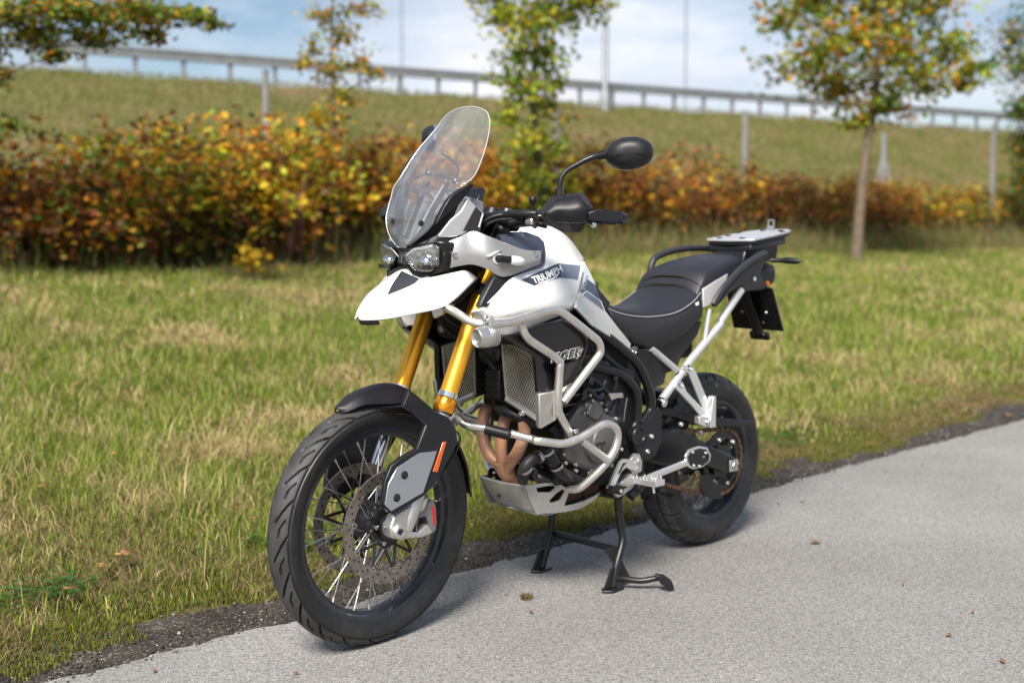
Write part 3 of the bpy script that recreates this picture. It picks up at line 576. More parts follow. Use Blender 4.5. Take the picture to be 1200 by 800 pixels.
# thin sapling
p = gp(392, 314); t2 = float((Vector(p)-Vector(CAM)).dot(Vector(FWD)))
tree(p, [p, PT(396, 220, t2), PT(392, 150, t2), PT(390, 90, t2), PT(388, 30, t2), PT(392, -40, t2)], 0.018,
  [cl(375, 20, 16, 14, 40, t2), cl(400, 40, 18, 16, 60, t2), cl(420, 15, 18, 12, 45, t2), cl(365, 60, 14, 12, 40, t2), cl(415, 75, 16, 10, 40, t2), cl(385, 85, 18, 12, 50, t2), cl(440, 85, 14, 8, 22, t2), cl(355, 75, 8, 8, 20, t2), cl(400, 115, 18, 12, 50, t2), cl(380, 140, 20, 12, 55, t2), cl(410, -20, 22, 16, 60, t2), cl(375, -25, 18, 14, 40, t2)],
  [(YEL, 3), (OLV, 4), (YGR, 2), (ORA, 1.5)], 'thin sapling with sparse ochre leaves between the shrubs', 'sapling', 'bark', (0.04, 0.07))
# dense green tree
t3 = 24.0; p = gp(1245, 292); t3 = float((Vector(p)-Vector(CAM)).dot(Vector(FWD)))
tree(p, [p, PT(1248, 230, t3), PT(1250, 160, t3), PT(1250, 90, t3), PT(1248, 20, t3), PT(1248, -60, t3)], 0.08,
  [cl(1185, 45, 13, 20, 140, t3), cl(1195, 80, 14, 16, 150, t3), cl(1195, 130, 13, 16, 150, t3, dt=-0.4), cl(1200, 170, 14, 18, 170, t3), cl(1198, 205, 12, 12, 100, t3), cl(1230, 100, 24, 40, 300, t3), cl(1235, 170, 26, 30, 280, t3), cl(1225, 20, 24, 26, 260, t3), cl(1270, 60, 30, 40, 300, t3), cl(1275, 150, 30, 40, 300, t3), cl(1250, -40, 36, 34, 300, t3)],
  [(GRN, 5), (DKG, 3), (OLV, 2), (ORA, 0.7), (YEL, 0.5)], 'dense green tree reaching into the view beyond the olive shrub', 'young_tree', 'bark', (0.06, 0.11))
# maple whose branches hang over the verge
t4 = 10.5; b4 = PT(-210, 400, t4); b4 = np.array(b4); b4[2] = float(hgt(b4[0], b4[1], False))
tree(b4, [b4, PT(-205, 250, t4), PT(-195, 120, t4), PT(-180, 20, t4), PT(-175, -90, t4), PT(-175, -220, t4)], 0.09,
  [cl(15, 15, 30, 14, 165, t4), cl(50, 40, 30, 12, 165, t4, dt=0.3), cl(85, 10, 34, 12, 172, t4, dt=-0.3), cl(130, 20, 30, 14, 158, t4), cl(110, 45, 28, 9, 93, t4, dt=0.4), cl(60, 66, 16, 7, 43, t4), cl(165, 12, 26, 10, 122, t4, dt=-0.4), cl(180, 40, 18, 10, 64, t4), cl(205, 15, 22, 9, 86, t4), cl(232, 20, 18, 8, 50, t4), cl(250, 30, 10, 5, 20, t4), cl(70, -25, 50, 14, 216, t4), cl(160, -25, 46, 12, 180, t4), cl(8, 90, 6, 12, 14, t4), cl(12, 145, 12, 8, 31, t4), cl(-20, 60, 26, 26, 144, t4), cl(-30, 150, 24, 20, 108, t4),
   cl(-90, 10, 50, 40, 230, t4, dt=0.6), cl(-110, -60, 50, 40, 230, t4, dt=-0.6), cl(-250, 0, 60, 50, 259, t4), cl(-240, -110, 60, 50, 259, t4, dt=0.8), cl(-150, -160, 60, 50, 259, t4), cl(-40, -80, 60, 36, 216, t4)],
  [(DKG, 1.6), (GRN, 3.5), (OLV, 3), (YGR, 1.3), (ORA, 1.2), (YEL, 0.9)], 'maple with dark green and amber leaves on branches hanging over the verge', 'maple_tree', 'bark', (0.034, 0.066), 0.003)

# ------------------------------------------------------------------ guard rail, posts, lamps
def guardrail():
    a = Vector((2.0, crest_y(2.0), 0)); b = Vector((-62, crest_y(-62), 0)); L_ = (b-a).length; u = (b-a).normalized(); nrm = Vector((-u.y, u.x, 0))
    if nrm.y < 0: nrm = -nrm
    root = thing('guard_rail', 'galvanised steel guard rail along the top of the embankment', 'guard rail', (a.x, a.y, 5.55))
    base = Vector((a.x, a.y, 5.55))
    prof = [(0.0, 0.44), (0.05, 0.47), (0.05, 0.53), (0.0, 0.57), (0.0, 0.62), (0.05, 0.66), (0.05, 0.72), (0.0, 0.76), (-0.02, 0.76), (-0.02, 0.44)]
    ring = lambda s: [u*s+nrm*(q[0]+0.09)+Vector((0, 0, q[1]+0.05)) for q in prof]; n = len(prof); s = 0.0; k = 0
    sp = 1.38
    while s < L_-4.5:
        V = ring(s)+ring(s+4.48); F = [(i, (i+1) % n, n+(i+1) % n, n+i) for i in range(n)]+[tuple(range(n-1, -1, -1)), tuple(range(n, 2*n))]
        mk('rail_beam', V, F, 'galvanised', root, smooth=False); s += 4.5
    V, F = box((0, 0, 0.32), (0.11, 0.10, 0.96)); me0 = mk('post', V, F, 'galvanised', root); V, F = box((0, 0, 0), (0.10, 0.13, 0.2)); sp0 = mk('spacer', V, F, 'galvanised', root)
    s = 0.6; first = True
    while s < L_-4.5:
        for src, z in ((me0, 0.0), (sp0, 0.64)):
            o = src if first else src.copy()
            if not first: COL.objects.link(o); o.parent = root
            o.location = u*s+Vector((0, 0, z))+(nrm*0.04 if src is sp0 else Vector())
            o.rotation_euler = (0, 0, math.atan2(u.y, u.x))
        first = False; s += sp
guardrail()
def post(px, py0, t, wpx, hpx, label, brace=False):
    base = PT(px, py0, t); z = float(hgt(base.x, base.y, False)); top = PT(px, py0-hpx, t).z; root = thing('fence_post', label, 'post', (base.x, base.y, z-0.05), 'fence posts on the slope')
    w_ = wpx*t/1400; V, F = box((0, 0, (top-z+0.05)/2), (w_, w_, top-z+0.05)); mk('shaft', V, F, 'concrete', root, bevel=0.01)
    V, F = box((0, 0, top-z+0.06), (w_*1.1, w_*1.1, 0.03)); mk('cap', V, F, 'concrete', root)
    if brace:
        for s in (-1, 1):
            u = Vector(RGT)*s; V, F = sweep([Vector((0, 0, (top-z)*0.85)), u*0.45+Vector((0, 0, 0.0))], w_*0.3, 6); mk('brace', V, F, 'concrete', root)
post(312, 140, 16.0, 6, 55, 'grey fence post standing above the tall golden shrub')
post(651, 190, 22.0, 5.5, 62, 'grey fence post beside the yellow-green tree')
post(873, 192, 27.0, 5, 60, 'grey fence post above the rust red shrub')
post(1035, 215, 30.0, 5, 58, 'grey braced fence post beside the slim pale trunk', True)
post(1163, 215, 30.0, 4.5, 68, 'grey fence post near the dense green edge tree')
def lamp(px, pyb, t, wpx, H_, label):
    b = PT(px, pyb, t); z = min(b.z, 5.5) if t < 60 else 4.0; root = thing('lamp_post', label, 'lamp post', (b.x, b.y, z)); r = wpx*t/2800
    V, F = lathe([(0, -0.3), (r*1.6, -0.3), (r*1.6, 0.35), (r*1.05, 0.5), (r*0.6, H_), (0, H_)], (0,0,0), (0,0,1), 12); mk('pole', V, F, 'galvanised', root)
    V, F = sweep([(0, 0, H_-0.05), (0.6, 0.3, H_+0.25), (1.6, 0.8, H_+0.3)], r*0.45, 6); mk('arm', V, F, 'galvanised', root)
    V, F = box((1.9, 0.95, H_+0.28), (0.7, 0.3, 0.14), Matrix.Rotation(0.46, 3, 'Z')); mk('lamp_head', V, F, 'galvanised', root, bevel=0.04)
lamp(709, 118, 41.5, 7.0, 11, 'stout grey lamp post rising behind the guard rail')
lamp(471, 66, 95, 3.2, 18, 'slim distant lamp post beside the thin sapling')
lamp(803, 98, 100, 3.2, 18, 'slim distant lamp post beyond the stout one')

# ------------------------------------------------------------------ fallen leaves and bits on path and grass
def fallen(px, py, s, m, label, group, onpath=False):
    if onpath:
        v = ray(px, py); q = CAM+v*(0.004-CAM[2])/v[2]
    else:
        q = gp0(px, py)
    s = s*(1.0 if onpath else 1.35); a = rng.uniform(0, 6.28); pts = [(-1,0,0),(-0.5,0.42,0.12),(0.1,0.55,0.2),(0.55,0.30,0.12),(1,0.05,0.25),(0.55,-0.32,0.1),(0.05,-0.5,0.22),(-0.55,-0.38,0.1)]
    c_, s_ = math.cos(a), math.sin(a); V = [((x*c_-y*s_)*s, (x*s_+y*c_)*s, z*s*rng.uniform(0.5, 1.4)+0.002) for x, y, z in pts]+[(0, 0, 0.002)]
    o = mk('fallen_leaf', V, [(i, (i+1) % 8, 8) for i in range(8)], m, solid=0.0006); o.location = q; return tag(o, label, 'leaf', group)
def gp0(px, py):
    v = ray(px, py); t = 2.5
    for _ in range(900):
        p_ = CAM+v*t
        if p_[2] <= float(hgt(p_[0], p_[1]))+0.07: break
        t += 0.02
    return CAM+v*t
for px, py, s in [(147,648,0.024),(275,595,0.02),(190,598,0.017),(300,608,0.022),(265,260+230,0.02),(235,503,0.018),(360,487,0.02),(50,570,0.02),(120,662,0.02),(168,566,0.016),(275,420,0.03),(250,435,0.03),(90,450,0.03),(420,395,0.03),(1020,520,0.02),(940,500,0.03),(1085,395,0.05),(330,505,0.02),(80,690,0.022),(380,560,0.02)]:
    fallen(px, py, s, 'dry_leaf', 'dry brown leaf fallen in the verge grass', 'brown leaves in the grass')
for px, py, s in [(240,430,0.03),(140,650,0.022),(292,422,0.03),(1183,487,0.03),(135,532,0.02),(365,330,0.03)]:
    fallen(px, py, s, 'yellow_leaf', 'yellow leaf fallen in the verge grass', 'yellow leaves in the grass')
for px, py, s in [(955,636,0.026),(978,665,0.008),(593,697,0.007),(1058,685,0.010),(1112,744,0.014),(622,717,0.011),(1037,553,0.010),(1080,545,0.012),(537,769,0.007),(675,703,0.005),(1175,775,0.014),(1140,717,0.01),(940,588,0.012),(912,590,0.012),(181,786,0.011),(346,789,0.010),(645,653,0.010),(705,651,0.012)]:
    fallen(px, py, s, 'dry_leaf', 'small brown leaf scrap lying on the asphalt', 'leaf scraps on the asphalt', True)
v = ray(617, 702); q = CAM+v*(0-CAM[2])/v[2]
m_ = 130; aa = rng.uniform(0, 6.28, m_); rr_ = 0.022*np.sqrt(rng.random(m_))
o = blades(q[0]+np.cos(aa)*rr_, q[1]+np.sin(aa)*rr_*0.8, np.zeros(m_)+0.012, rng.uniform(0.008, 0.02, m_), np.full(m_, 0.002), rng.uniform(0.8, 0.98, m_), np.repeat([[0.17, 0.13, 0.055]], m_, 0)*rng.uniform(0.6, 1.3, (m_, 1)), 'grass_tuft', 'small dry tuft of grass clippings lying on the asphalt')
# ================================================================== motorcycle (x forward, y to its left; ground z = 0; rear axle above x = 0)
bike = thing('motorcycle', 'white and silver adventure motorcycle with gold forks standing on its centre stand', 'motorcycle')
STEER = 0.028; _a = R(24.6); SAX = Vector((-math.sin(_a), 0, math.cos(_a))); SO = Vector((1.539, 0, 0.345)); SMAT = Matrix.Rotation(STEER, 3, SAX)
def S(v): return SO+SMAT @ (Vector(v)-SO)
def mkS(name, VF, m, parent, **k): return mk(name, [S(v) for v in VF[0]], VF[1], m, parent, **k)
FA = Vector((1.551, 0, 0.347)); RA = Vector((0, 0, 0.321)); I3 = lambda v: Vector(v)

# ------------------------------------------------------------------ wheels
def tyre_mesh(c, prof, N, groove, tf):
    pr = catmull([(0, r, y) for r, y in prof], 6); M = len(pr)
    th = np.linspace(0, 2*np.pi, N, endpoint=False); rr = np.array([p[1] for p in pr]); yy = np.array([p[2] for p in pr])
    nr = np.gradient(yy); ny = -np.gradient(rr); ln = np.hypot(nr, ny); nr, ny = nr/ln, ny/ln
    sgn = 1 if nr[M//2] > 0 else -1; nr, ny = nr*sgn, ny*sgn
    g = groove(th[:, None], yy[None]/np.abs(yy).max(), rr[None])
    Rr = rr[None]-g*nr[None]; Yy = yy[None]-g*ny[None]
    Vv = np.stack([c.x+Rr*np.cos(th)[:, None], c.y+Yy+0*th[:, None], c.z+Rr*np.sin(th)[:, None]], -1).reshape(-1, 3)
    if tf is S:
        v = Vv-np.array(SO); Vv = np.array(SO)+v @ np.array(SMAT).T
    i = np.arange(N)[:, None]*M+np.arange(M-1)[None]; j = ((np.arange(N)+1) % N)[:, None]*M+np.arange(M-1)[None]; i, j = i.ravel(), j.ravel()
    worn = ((g < 1e-4) & (np.abs(yy)[None] < 0.93*np.abs(yy).max()) & (rr[None] > rr.max()-0.024)).ravel()
    T = np.concatenate([np.stack([i, j, j+1], -1), np.stack([i, j+1, i+1], -1)])
    return Vv, T, worn[T].all(1).astype(np.int32)
def sm(d, w_): return np.clip((w_-d)/0.0008+0.5, 0, 1)
def groove_f(th, s, r):
    n = 21; a = np.abs(s); pl = 2*np.pi*0.345/n; side = np.where(s > 0, 0.0, 0.5)
    ph = th*n/(2*np.pi)+side-0.75*np.sign(0.9)*a**1.3*1.1; f = (ph-np.floor(ph)-0.5)*pl
    g = sm(np.abs(f), 0.0048)*(a < 0.93)*(a > 0.10)
    f2 = (np.mod(ph+0.42, 1)-0.5)*pl; cir = np.abs(a-0.52)*0.045
    g = np.maximum(g, sm(np.abs(f2), 0.0030)*(a > 0.50)*(a < 0.80)); g = np.maximum(g, sm(cir, 0.0028)*(np.abs(f2) < 0.021)*(f2 < 0.002))
    g = np.maximum(g, 0.6*sm(np.abs(np.abs(s)-0.965)*0.045, 0.0008))
    return 0.0085*g*(r > 0.318)
def groove_r(th, s, r):
    n = 20; a = np.abs(s); pl = 2*np.pi*0.32/n; side = np.where(s > 0, 0.0, 0.5)
    ph = th*n/(2*np.pi)+side+0.55*a; f = (np.mod(ph, 1)-0.5)*pl
    g = sm(np.abs(f), 0.005)*(a > 0.05); g = np.maximum(g, sm(np.abs(a-0.42)*0.075, 0.0032)); f2 = (np.mod(ph+0.5, 1)-0.5)*pl; g = np.maximum(g, sm(np.abs(f2), 0.0022)*(a > 0.42)*(a < 0.75))
    return 0.009*g*(r > 0.272)
def spokes(c, hub_r, hub_y, rim_r, rim_y, n, parent, tf, r=0.0019):
    for k in range(n):
        sd = 1 if k % 2 else -1; pr_ = 1 if (k//2) % 2 else -1; a = 2*math.pi*(k+0.5)/n; b = a+pr_*0.62
        h = c+Vector((math.cos(b)*hub_r, sd*hub_y, math.sin(b)*hub_r)); e = c+Vector((math.cos(a)*rim_r, -sd*0.0+sd*rim_y, math.sin(a)*rim_r)); d_ = (e-h)
        V, F = join([sweep([h, e], r, 5), sweep([e-d_.normalized()*0.016, e+d_.normalized()*0.002], r*1.7, 6)])
        mk('spoke', [tf(v) for v in V], F, 'steel', parent)
def rim(c, prof, n, tf, name, parent):
    V, F = lathe(prof, c, (0,1,0), n, closed=True); return mk(name, [tf(v) for v in V], F, 'rim_black', parent, fix=True, sharp=30)
# front
pf = [(0.270,-0.030),(0.284,-0.038),(0.302,-0.0450),(0.320,-0.0455),(0.333,-0.038),(0.3415,-0.026),(0.346,-0.013),(0.3475,0),(0.346,0.013),(0.3415,0.026),(0.333,0.038),(0.320,0.0455),(0.302,0.0450),(0.284,0.038),(0.270,0.030)]
fw = rim(FA, [(0.272,0.029),(0.281,0.031),(0.282,0.034),(0.270,0.034),(0.262,0.030),(0.258,0.018),(0.249,0.012),(0.247,0),(0.249,-0.012),(0.258,-0.018),(0.262,-0.030),(0.270,-0.034),(0.282,-0.034),(0.281,-0.031),(0.272,-0.029),(0.266,0)], 96, S, 'front_wheel', bike)
Vt, Tt, Wt = tyre_mesh(FA, pf, 1100, groove_f, S); ty = big_mesh('tyre', Vt, Tt, 'rubber', parent=fw, smooth=True); ty.data.materials.append(MATS['rubber_worn']); ty.data.polygons.foreach_set('material_index', Wt)
spokes(FA, 0.048, 0.036, 0.250, 0.006, 36, fw, S)
mkS('hub', lathe([(0,-0.075),(0.02,-0.075),(0.026,-0.06),(0.052,-0.045),(0.056,-0.036),(0.036,-0.028),(0.032,0),(0.036,0.028),(0.056,0.036),(0.052,0.045),(0.026,0.06),(0.02,0.075),(0,0.075)], FA, (0,1,0), 32), 'rim_black', fw)
def disc(sd):
    y = sd*0.066; n = 80; V, F, fm = [], [], []
    a = lathe([(0.128,-0.0025),(0.160,-0.0025),(0.160,0.0025),(0.128,0.0025)], FA+Vector((0,y,0)), (0,1,0), n, closed=True); V += a[0]; F += a[1]; fm += [0]*len(a[1])
    for k in range(60):
        th = 2*math.pi*k/60; rr = (0.134, 0.144, 0.154)[k % 3]; o = len(V)
        for sd2 in (-1, 1):
            cpt = FA+Vector((math.cos(th)*rr, y+sd2*0.0029, math.sin(th)*rr)); o = len(V); V += [cpt+Vector((math.cos(q*math.pi/4)*0.0034, 0, math.sin(q*math.pi/4)*0.0034)) for q in range(8)]; F.append(tuple(range(o, o+8))); fm.append(1)
    d_ = mk('brake_disc', [S(v) for v in V], F, None, fw, mats=['disc_steel', 'void_black'], fmat=fm)
    parts = [lathe([(0.036,-0.004),(0.060,-0.004),(0.060,0.004),(0.036,0.004)], FA+Vector((0,y*0.9,0)), (0,1,0), 40, closed=True)]
    for k in range(10):
        th = 2*math.pi*(k+0.3)/10; e = FA+Vector((math.cos(th)*0.126, y, math.sin(th)*0.126)); s1 = FA+Vector((math.cos(th+0.42)*0.056, y*0.92, math.sin(th+0.42)*0.056)); s2 = FA+Vector((math.cos(th-0.42)*0.056, y*0.92, math.sin(th-0.42)*0.056)); parts += [sweep([s1, e], 0.0046, 5), sweep([s2, e], 0.0046, 5)]
    V, F = join(parts); mkS('disc_carrier', (V, F), 'black_satin', fw)
    for k in range(10):
        th = 2*math.pi*(k+0.3)/10; c = FA+Vector((math.cos(th)*0.127, y, math.sin(th)*0.127)); V, F = lathe([(0.0045,-0.0045),(0.0085,-0.0045),(0.0085,0.0045),(0.0045,0.0045)], c, (0,1,0), 14, closed=True); mkS('disc_bobbin', (V, F), 'steel', fw)
    for k in range(5):
        th = 2*math.pi*(k+0.1)/5; mkS('hub_bolt', lathe([(0,0.008*sd),(0.004,0.008*sd),(0.0068,0.006*sd),(0.0068,-0.003*sd)], FA+Vector((math.cos(th)*0.049, y*0.97+sd*0.003, math.sin(th)*0.049)), (0,1,0), 10), 'steel', fw)
disc(1); disc(-1)
mkS('abs_ring', lathe([(0.030,0.004),(0.040,0.004),(0.040,-0.002),(0.030,-0.002)], FA+Vector((0,0.072,0)), (0,1,0), 36, closed=True), 'black_satin', fw)
# rear
pr = [(0.214,-0.055),(0.228,-0.064),(0.246,-0.072),(0.266,-0.0755),(0.286,-0.070),(0.303,-0.056),(0.314,-0.036),(0.3195,-0.018),(0.321,0),(0.3195,0.018),(0.314,0.036),(0.303,0.056),(0.286,0.070),(0.266,0.0755),(0.246,0.072),(0.228,0.064),(0.214,0.055)]
rw = rim(RA, [(0.216,0.054),(0.226,0.057),(0.227,0.061),(0.214,0.061),(0.205,0.055),(0.200,0.036),(0.190,0.022),(0.187,0),(0.190,-0.022),(0.200,-0.036),(0.205,-0.055),(0.214,-0.061),(0.227,-0.061),(0.226,-0.057),(0.216,-0.054),(0.209,0)], 80, I3, 'rear_wheel', bike)
Vt, Tt, Wt = tyre_mesh(RA, pr, 900, groove_r, I3); ty = big_mesh('tyre', Vt, Tt, 'rubber', parent=rw, smooth=True); ty.data.materials.append(MATS['rubber_worn']); ty.data.polygons.foreach_set('material_index', Wt)
spokes(RA, 0.062, 0.045, 0.192, 0.012, 32, rw, I3)
V, F = lathe([(0,-0.10),(0.03,-0.10),(0.04,-0.07),(0.072,-0.056),(0.075,-0.045),(0.05,-0.03),(0.05,0.03),(0.075,0.045),(0.078,0.075),(0.03,0.085),(0.03,0.11),(0,0.11)], RA, (0,1,0), 32); mk('hub', V, F, 'rim_black', rw)
V, F = lathe([(0.075,-0.002),(0.11,-0.002),(0.11,0.002),(0.075,0.002)], RA+Vector((0,-0.085,0)), (0,1,0), 48, closed=True); mk('brake_disc', V, F, 'disc_steel', rw)
# sprocket with teeth
sp_y = 0.098; V, F = [], []
nt_ = 44
ri, ro = 0.088, 0.119
for k in range(nt_*2):
    a = math.pi*k/nt_; r_ = ro if k % 2 else ro-0.006
    for yy in (-0.003, 0.003): V += [RA+Vector((math.cos(a)*ri, sp_y+yy, math.sin(a)*ri)), RA+Vector((math.cos(a)*r_, sp_y+yy, math.sin(a)*r_))]
n2 = nt_*2
for k in range(n2):
    a, b = k*4, ((k+1) % n2)*4; F += [(a+2, a+3, b+3, b+2), (a, b, b+1, a+1), (a+1, b+1, b+3, a+3), (a, a+2, b+2, b)]
mk('sprocket', V, F, 'black_satin', rw, smooth=False, fix=True)
parts = [lathe([(0.03,0.0),(0.06,0.0),(0.06,0.006),(0.03,0.006)], RA+Vector((0,sp_y-0.003,0)), (0,1,0), 24, closed=True)]
for k in range(6):
    a = k*math.pi/3+0.2; parts.append(sweep([RA+Vector((math.cos(a)*0.055, sp_y, math.sin(a)*0.055)), RA+Vector((math.cos(a)*0.095, sp_y, math.sin(a)*0.095))], 0.011, 6, flat=(1, 0.4)))
V, F = join(parts); mk('sprocket_carrier', V, F, 'black_satin', rw)
for k in range(6):
    a = k*math.pi/3+0.2; bolt(RA+Vector((math.cos(a)*0.088, sp_y+0.005, math.sin(a)*0.088)), (0,1,0), 0.008, 0.008, 'cast_alu', rw, 'sprocket_nut')
# chain: links along a loop round both sprockets
def chain():
    c0 = RA+Vector((0, sp_y, 0)); c1 = Vector((0.60, sp_y, 0.45)); r0_, r1_ = 0.120, 0.036; d_ = (c1-c0); Ln = d_.length; base = math.atan2(d_.z, d_.x); al = math.acos((r0_-r1_)/Ln)
    pts = []
    for k in range(40): a = base+al+(2*math.pi-2*al)*k/39; pts.append(c0+Vector((math.cos(a)*r0_, 0, math.sin(a)*r0_)))
    e = c1+Vector((math.cos(base-al)*r1_, 0, math.sin(base-al)*r1_)); s_ = pts[-1]
    for k in range(1, 28): t = k/28; pts.append(s_.lerp(e, t)+Vector((0, 0, -0.030*math.sin(math.pi*t))))
    for k in range(12): a = base-al+2*al*k/11; pts.append(c1+Vector((math.cos(a)*r1_, 0, math.sin(a)*r1_)))
    s_ = pts[-1]; e = pts[0]
    for k in range(1, 28): pts.append(s_.lerp(e, k/28))
    cum = [0]
    for k in range(len(pts)): cum.append(cum[-1]+(pts[(k+1) % len(pts)]-pts[k]).length)
    tot = cum[-1]; n = int(tot/0.0159); parts = []
    for k in range(n):
        s0 = tot*k/n; i = max(0, np.searchsorted(cum, s0)-1); i = min(i, len(pts)-1); f = (s0-cum[i])/max(1e-6, cum[i+1]-cum[i]); p = pts[i].lerp(pts[(i+1) % len(pts)], f); dv = (pts[(i+1) % len(pts)]-pts[i]).normalized(); nz = Vector((-dv.z, 0, dv.x))
        for yy in ((0.007, -0.007) if k % 2 else (0.0045, -0.0045)):
            M3 = Matrix((dv, Vector((0,1,0)), nz)).transposed(); parts.append(box(p+Vector((0, yy, 0)), (0.020, 0.0022, 0.0135), M3))
    V, F = join(parts); o = mk('chain', V, F, 'chain_rust', bike, smooth=False); o['kind'] = 'stuff'
chain()

# ------------------------------------------------------------------ forks, front mudguard, brakes
fdir = Vector((-math.sin(R(24.7)), 0, math.cos(R(24.7))))
def fork(sd):
    b = Vector((1.375, sd*0.105, 0.665)); al = lambda s: b+fdir*s
    ft = mk('fork_tube', *sweep([al(0.045), al(0.455)], 0.0262, 24), 'gold', bike)
    mk('fork_upper', *sweep([al(0.45), al(0.60)], 0.0258, 20), 'black_satin', ft)
    V, F = lathe([(0.0225,-0.012),(0.0285,-0.012),(0.0315,-0.006),(0.0315,0.026),(0.029,0.030),(0.0225,0.030)], b, fdir, 28, closed=True); mk('fork_collar', V, F, 'gold_ring', ft)
    V, F = lathe([(0.0225,0.030),(0.0292,0.031),(0.0292,0.046),(0.0225,0.047)], b, fdir, 28, closed=True); mk('fork_seal_band', V, F, 'chrome', ft)
    V, F = lathe([(0,-0.002),(0.0215,-0.002),(0.0285,0.0),(0.0285,0.006),(0.0225,0.010)], b+fdir*-0.016, fdir, 20); mk('dust_seal', V, F, 'black_plastic', ft)
    V, F = lathe([(0,0),(0.0275,0),(0.0275,0.016),(0.02,0.02),(0,0.02)], al(0.60), fdir, 20); mk('fork_cap', V, F, 'black_satin', ft)
    mk('stanchion', *sweep([al(-0.26), al(0.0)], 0.0222, 18), 'chrome', bike)
    mk('fork_leg', *sweep([al(-0.36), al(-0.32), al(-0.20)], [0.022, 0.027, 0.026], 14), 'black_satin' if sd < 0 else 'cast_alu', bike)
fork(1); fork(-1)
for s_, nm in ((0.58, 'top_yoke'), (0.36, 'lower_yoke')):
    c = Vector((1.375, 0, 0.665))+fdir*s_; rot = Matrix.Rotation(-R(24.7), 3, 'Y'); V, F = box(c, (0.075, 0.285, 0.034), rot); mk(nm, V, F, 'black_satin', bike, bevel=0.012)
V, F = sweep([Vector((1.335,0,0.665))+fdir*0.32, Vector((1.335,0,0.665))+fdir*0.62], 0.03, 16); mk('steering_head', V, F, 'black_satin', bike)

def fender_pt(ang, w_, rad): return FA+Vector((math.cos(ang)*rad, w_, math.sin(ang)*rad))
rows = []
for k, (deg, rad, hw) in enumerate([(69,0.366,0.012),(72,0.369,0.030),(80,0.383,0.047),(92,0.394,0.056),(101,0.396,0.060),(109,0.388,0.063),(118,0.376,0.062),(130,0.368,0.060),(145,0.366,0.057),(160,0.368,0.054),(176,0.372,0.047)]):
    a = R(deg); dp = 0.052 if 88 < deg < 125 else (0.030 if deg > 75 else 0.02)
    rows.append([S(fender_pt(a, f*hw, rad-dp*abs(f)**2.6)) for f in (-1, -0.85, -0.55, 0, 0.55, 0.85, 1)])
shell('front_mudguard', rows, 'black_plastic', bike, 0.0035, 4, 4, sharp=60)
# stay from the mudguard over the fork leg to the guard plate
GY = 0.138
arm = QS('I', (655,212,0.07), (770,198,0.075), (800,120,0.07), (862,168,0.085), (925,225,0.125), (1005,262,0.136), (1042,320,0.138), (1052,395,GY), (985,520,GY), (935,610,GY), (880,668,GY), (722,770,GY), (662,715,GY), (672,600,GY), (705,515,GY), (760,470,GY), (840,425,GY), (885,305,0.125), (815,238,0.10), (765,210,0.078))
fg = plate('fork_guard', arm, 0.016, 'black_plastic', bike, 0.004)
V, F = ext([Vector((p.x, -p.y, p.z)) for p in arm], (0, 0.016, 0)); mk('fork_guard', V, F, 'black_plastic', bike, bevel=0.004, fix=True)
gp_ = QS('I', (735,525,GY+0.003), (850,447,GY+0.003), (945,435,GY+0.003), (872,655,GY+0.003), (706,750,GY+0.003), (672,715,GY+0.003), (690,610,GY+0.003))
plate('guard_plate', gp_, 0.004, 'plate_alu', fg, 0.003)
for u, v in ((775,562), (735,680)):
    c = Q('I', u, v, GY+0.004); V, F = lathe([(0,0.002),(0.009,0.002),(0.0115,0.0006),(0.0115,-0.004)], c, (0,1,0), 18); mk('bolt_recess', V, F, 'void_black', fg); bolt(c+Vector((0,0.002,0)), (0,1,0), 0.0062, 0.004, 'black_gloss', fg)
plate('reflector', QS('I', (922,545,GY+0.002), (975,390,GY+0.002), (994,388,GY+0.002), (948,548,GY+0.002)), 0.007, 'orange_reflector', fg, 0.002)
# axle clamp casting, axle, caliper
ax = S((1.551, 0.115, 0.347))
clamp = QS('J', (708,225,0.125), (700,175,0.125), (722,110,0.125), (760,82,0.125), (850,30,0.125), (905,10,0.125), (880,75,0.125), (845,105,0.125), (800,150,0.125), (775,185,0.125), (850,195,0.125), (895,150,0.125), (930,195,0.125), (860,222,0.125), (740,232,0.125))
plate('axle_clamp', clamp, 0.035, 'cast_alu', bike, 0.005)
ac = Q('J', 748, 190, 0.128); V, F = lathe([(0,0.003),(0.010,0.003),(0.011,0.006),(0.017,0.006),(0.021,0.002),(0.021,-0.03)], ac, (0,1,0), 24); mk('axle_end', V, F, 'cast_alu', bike); bolt(ac+Vector((0,0.002,0)), (0,1,0), 0.008, 0.004, 'black_gloss', bike, 'axle_bolt')
V, F = sweep([S((1.551,-0.12,0.347)), S((1.551,0.12,0.347))], 0.014, 16); mk('axle', V, F, 'cast_alu', bike)
V, F = sweep([S((1.551,0.066,0.347)), S((1.551,0.125,0.347))], [0.032, 0.028], 20); mk('axle_spacer', V, F, 'cast_alu', bike)
cal = QS('J', (888,40,0.115), (925,22,0.115), (940,60,0.115), (946,150,0.115), (935,195,0.115), (900,190,0.115), (905,150,0.115), (890,110,0.115), (850,120,0.110), (845,190,0.11), (875,200,0.11), (868,215,0.11), (835,205,0.11), (838,80,0.11))
cp = plate('brake_caliper', cal, 0.075, 'caliper_grey', bike, 0.005)
plate('caliper_stripe', QS('J', (916,58,0.1165), (927,55,0.1165), (935,100,0.1165), (935,155,0.1165), (925,158,0.1165)), 0.002, 'red_paint', cp, 0.0004)
V, F = ext([Vector((p.x, -p.y, p.z)) for p in cal], (0, 0.075, 0)); mk('brake_caliper', V, F, 'caliper_grey', bike, bevel=0.005, fix=True)
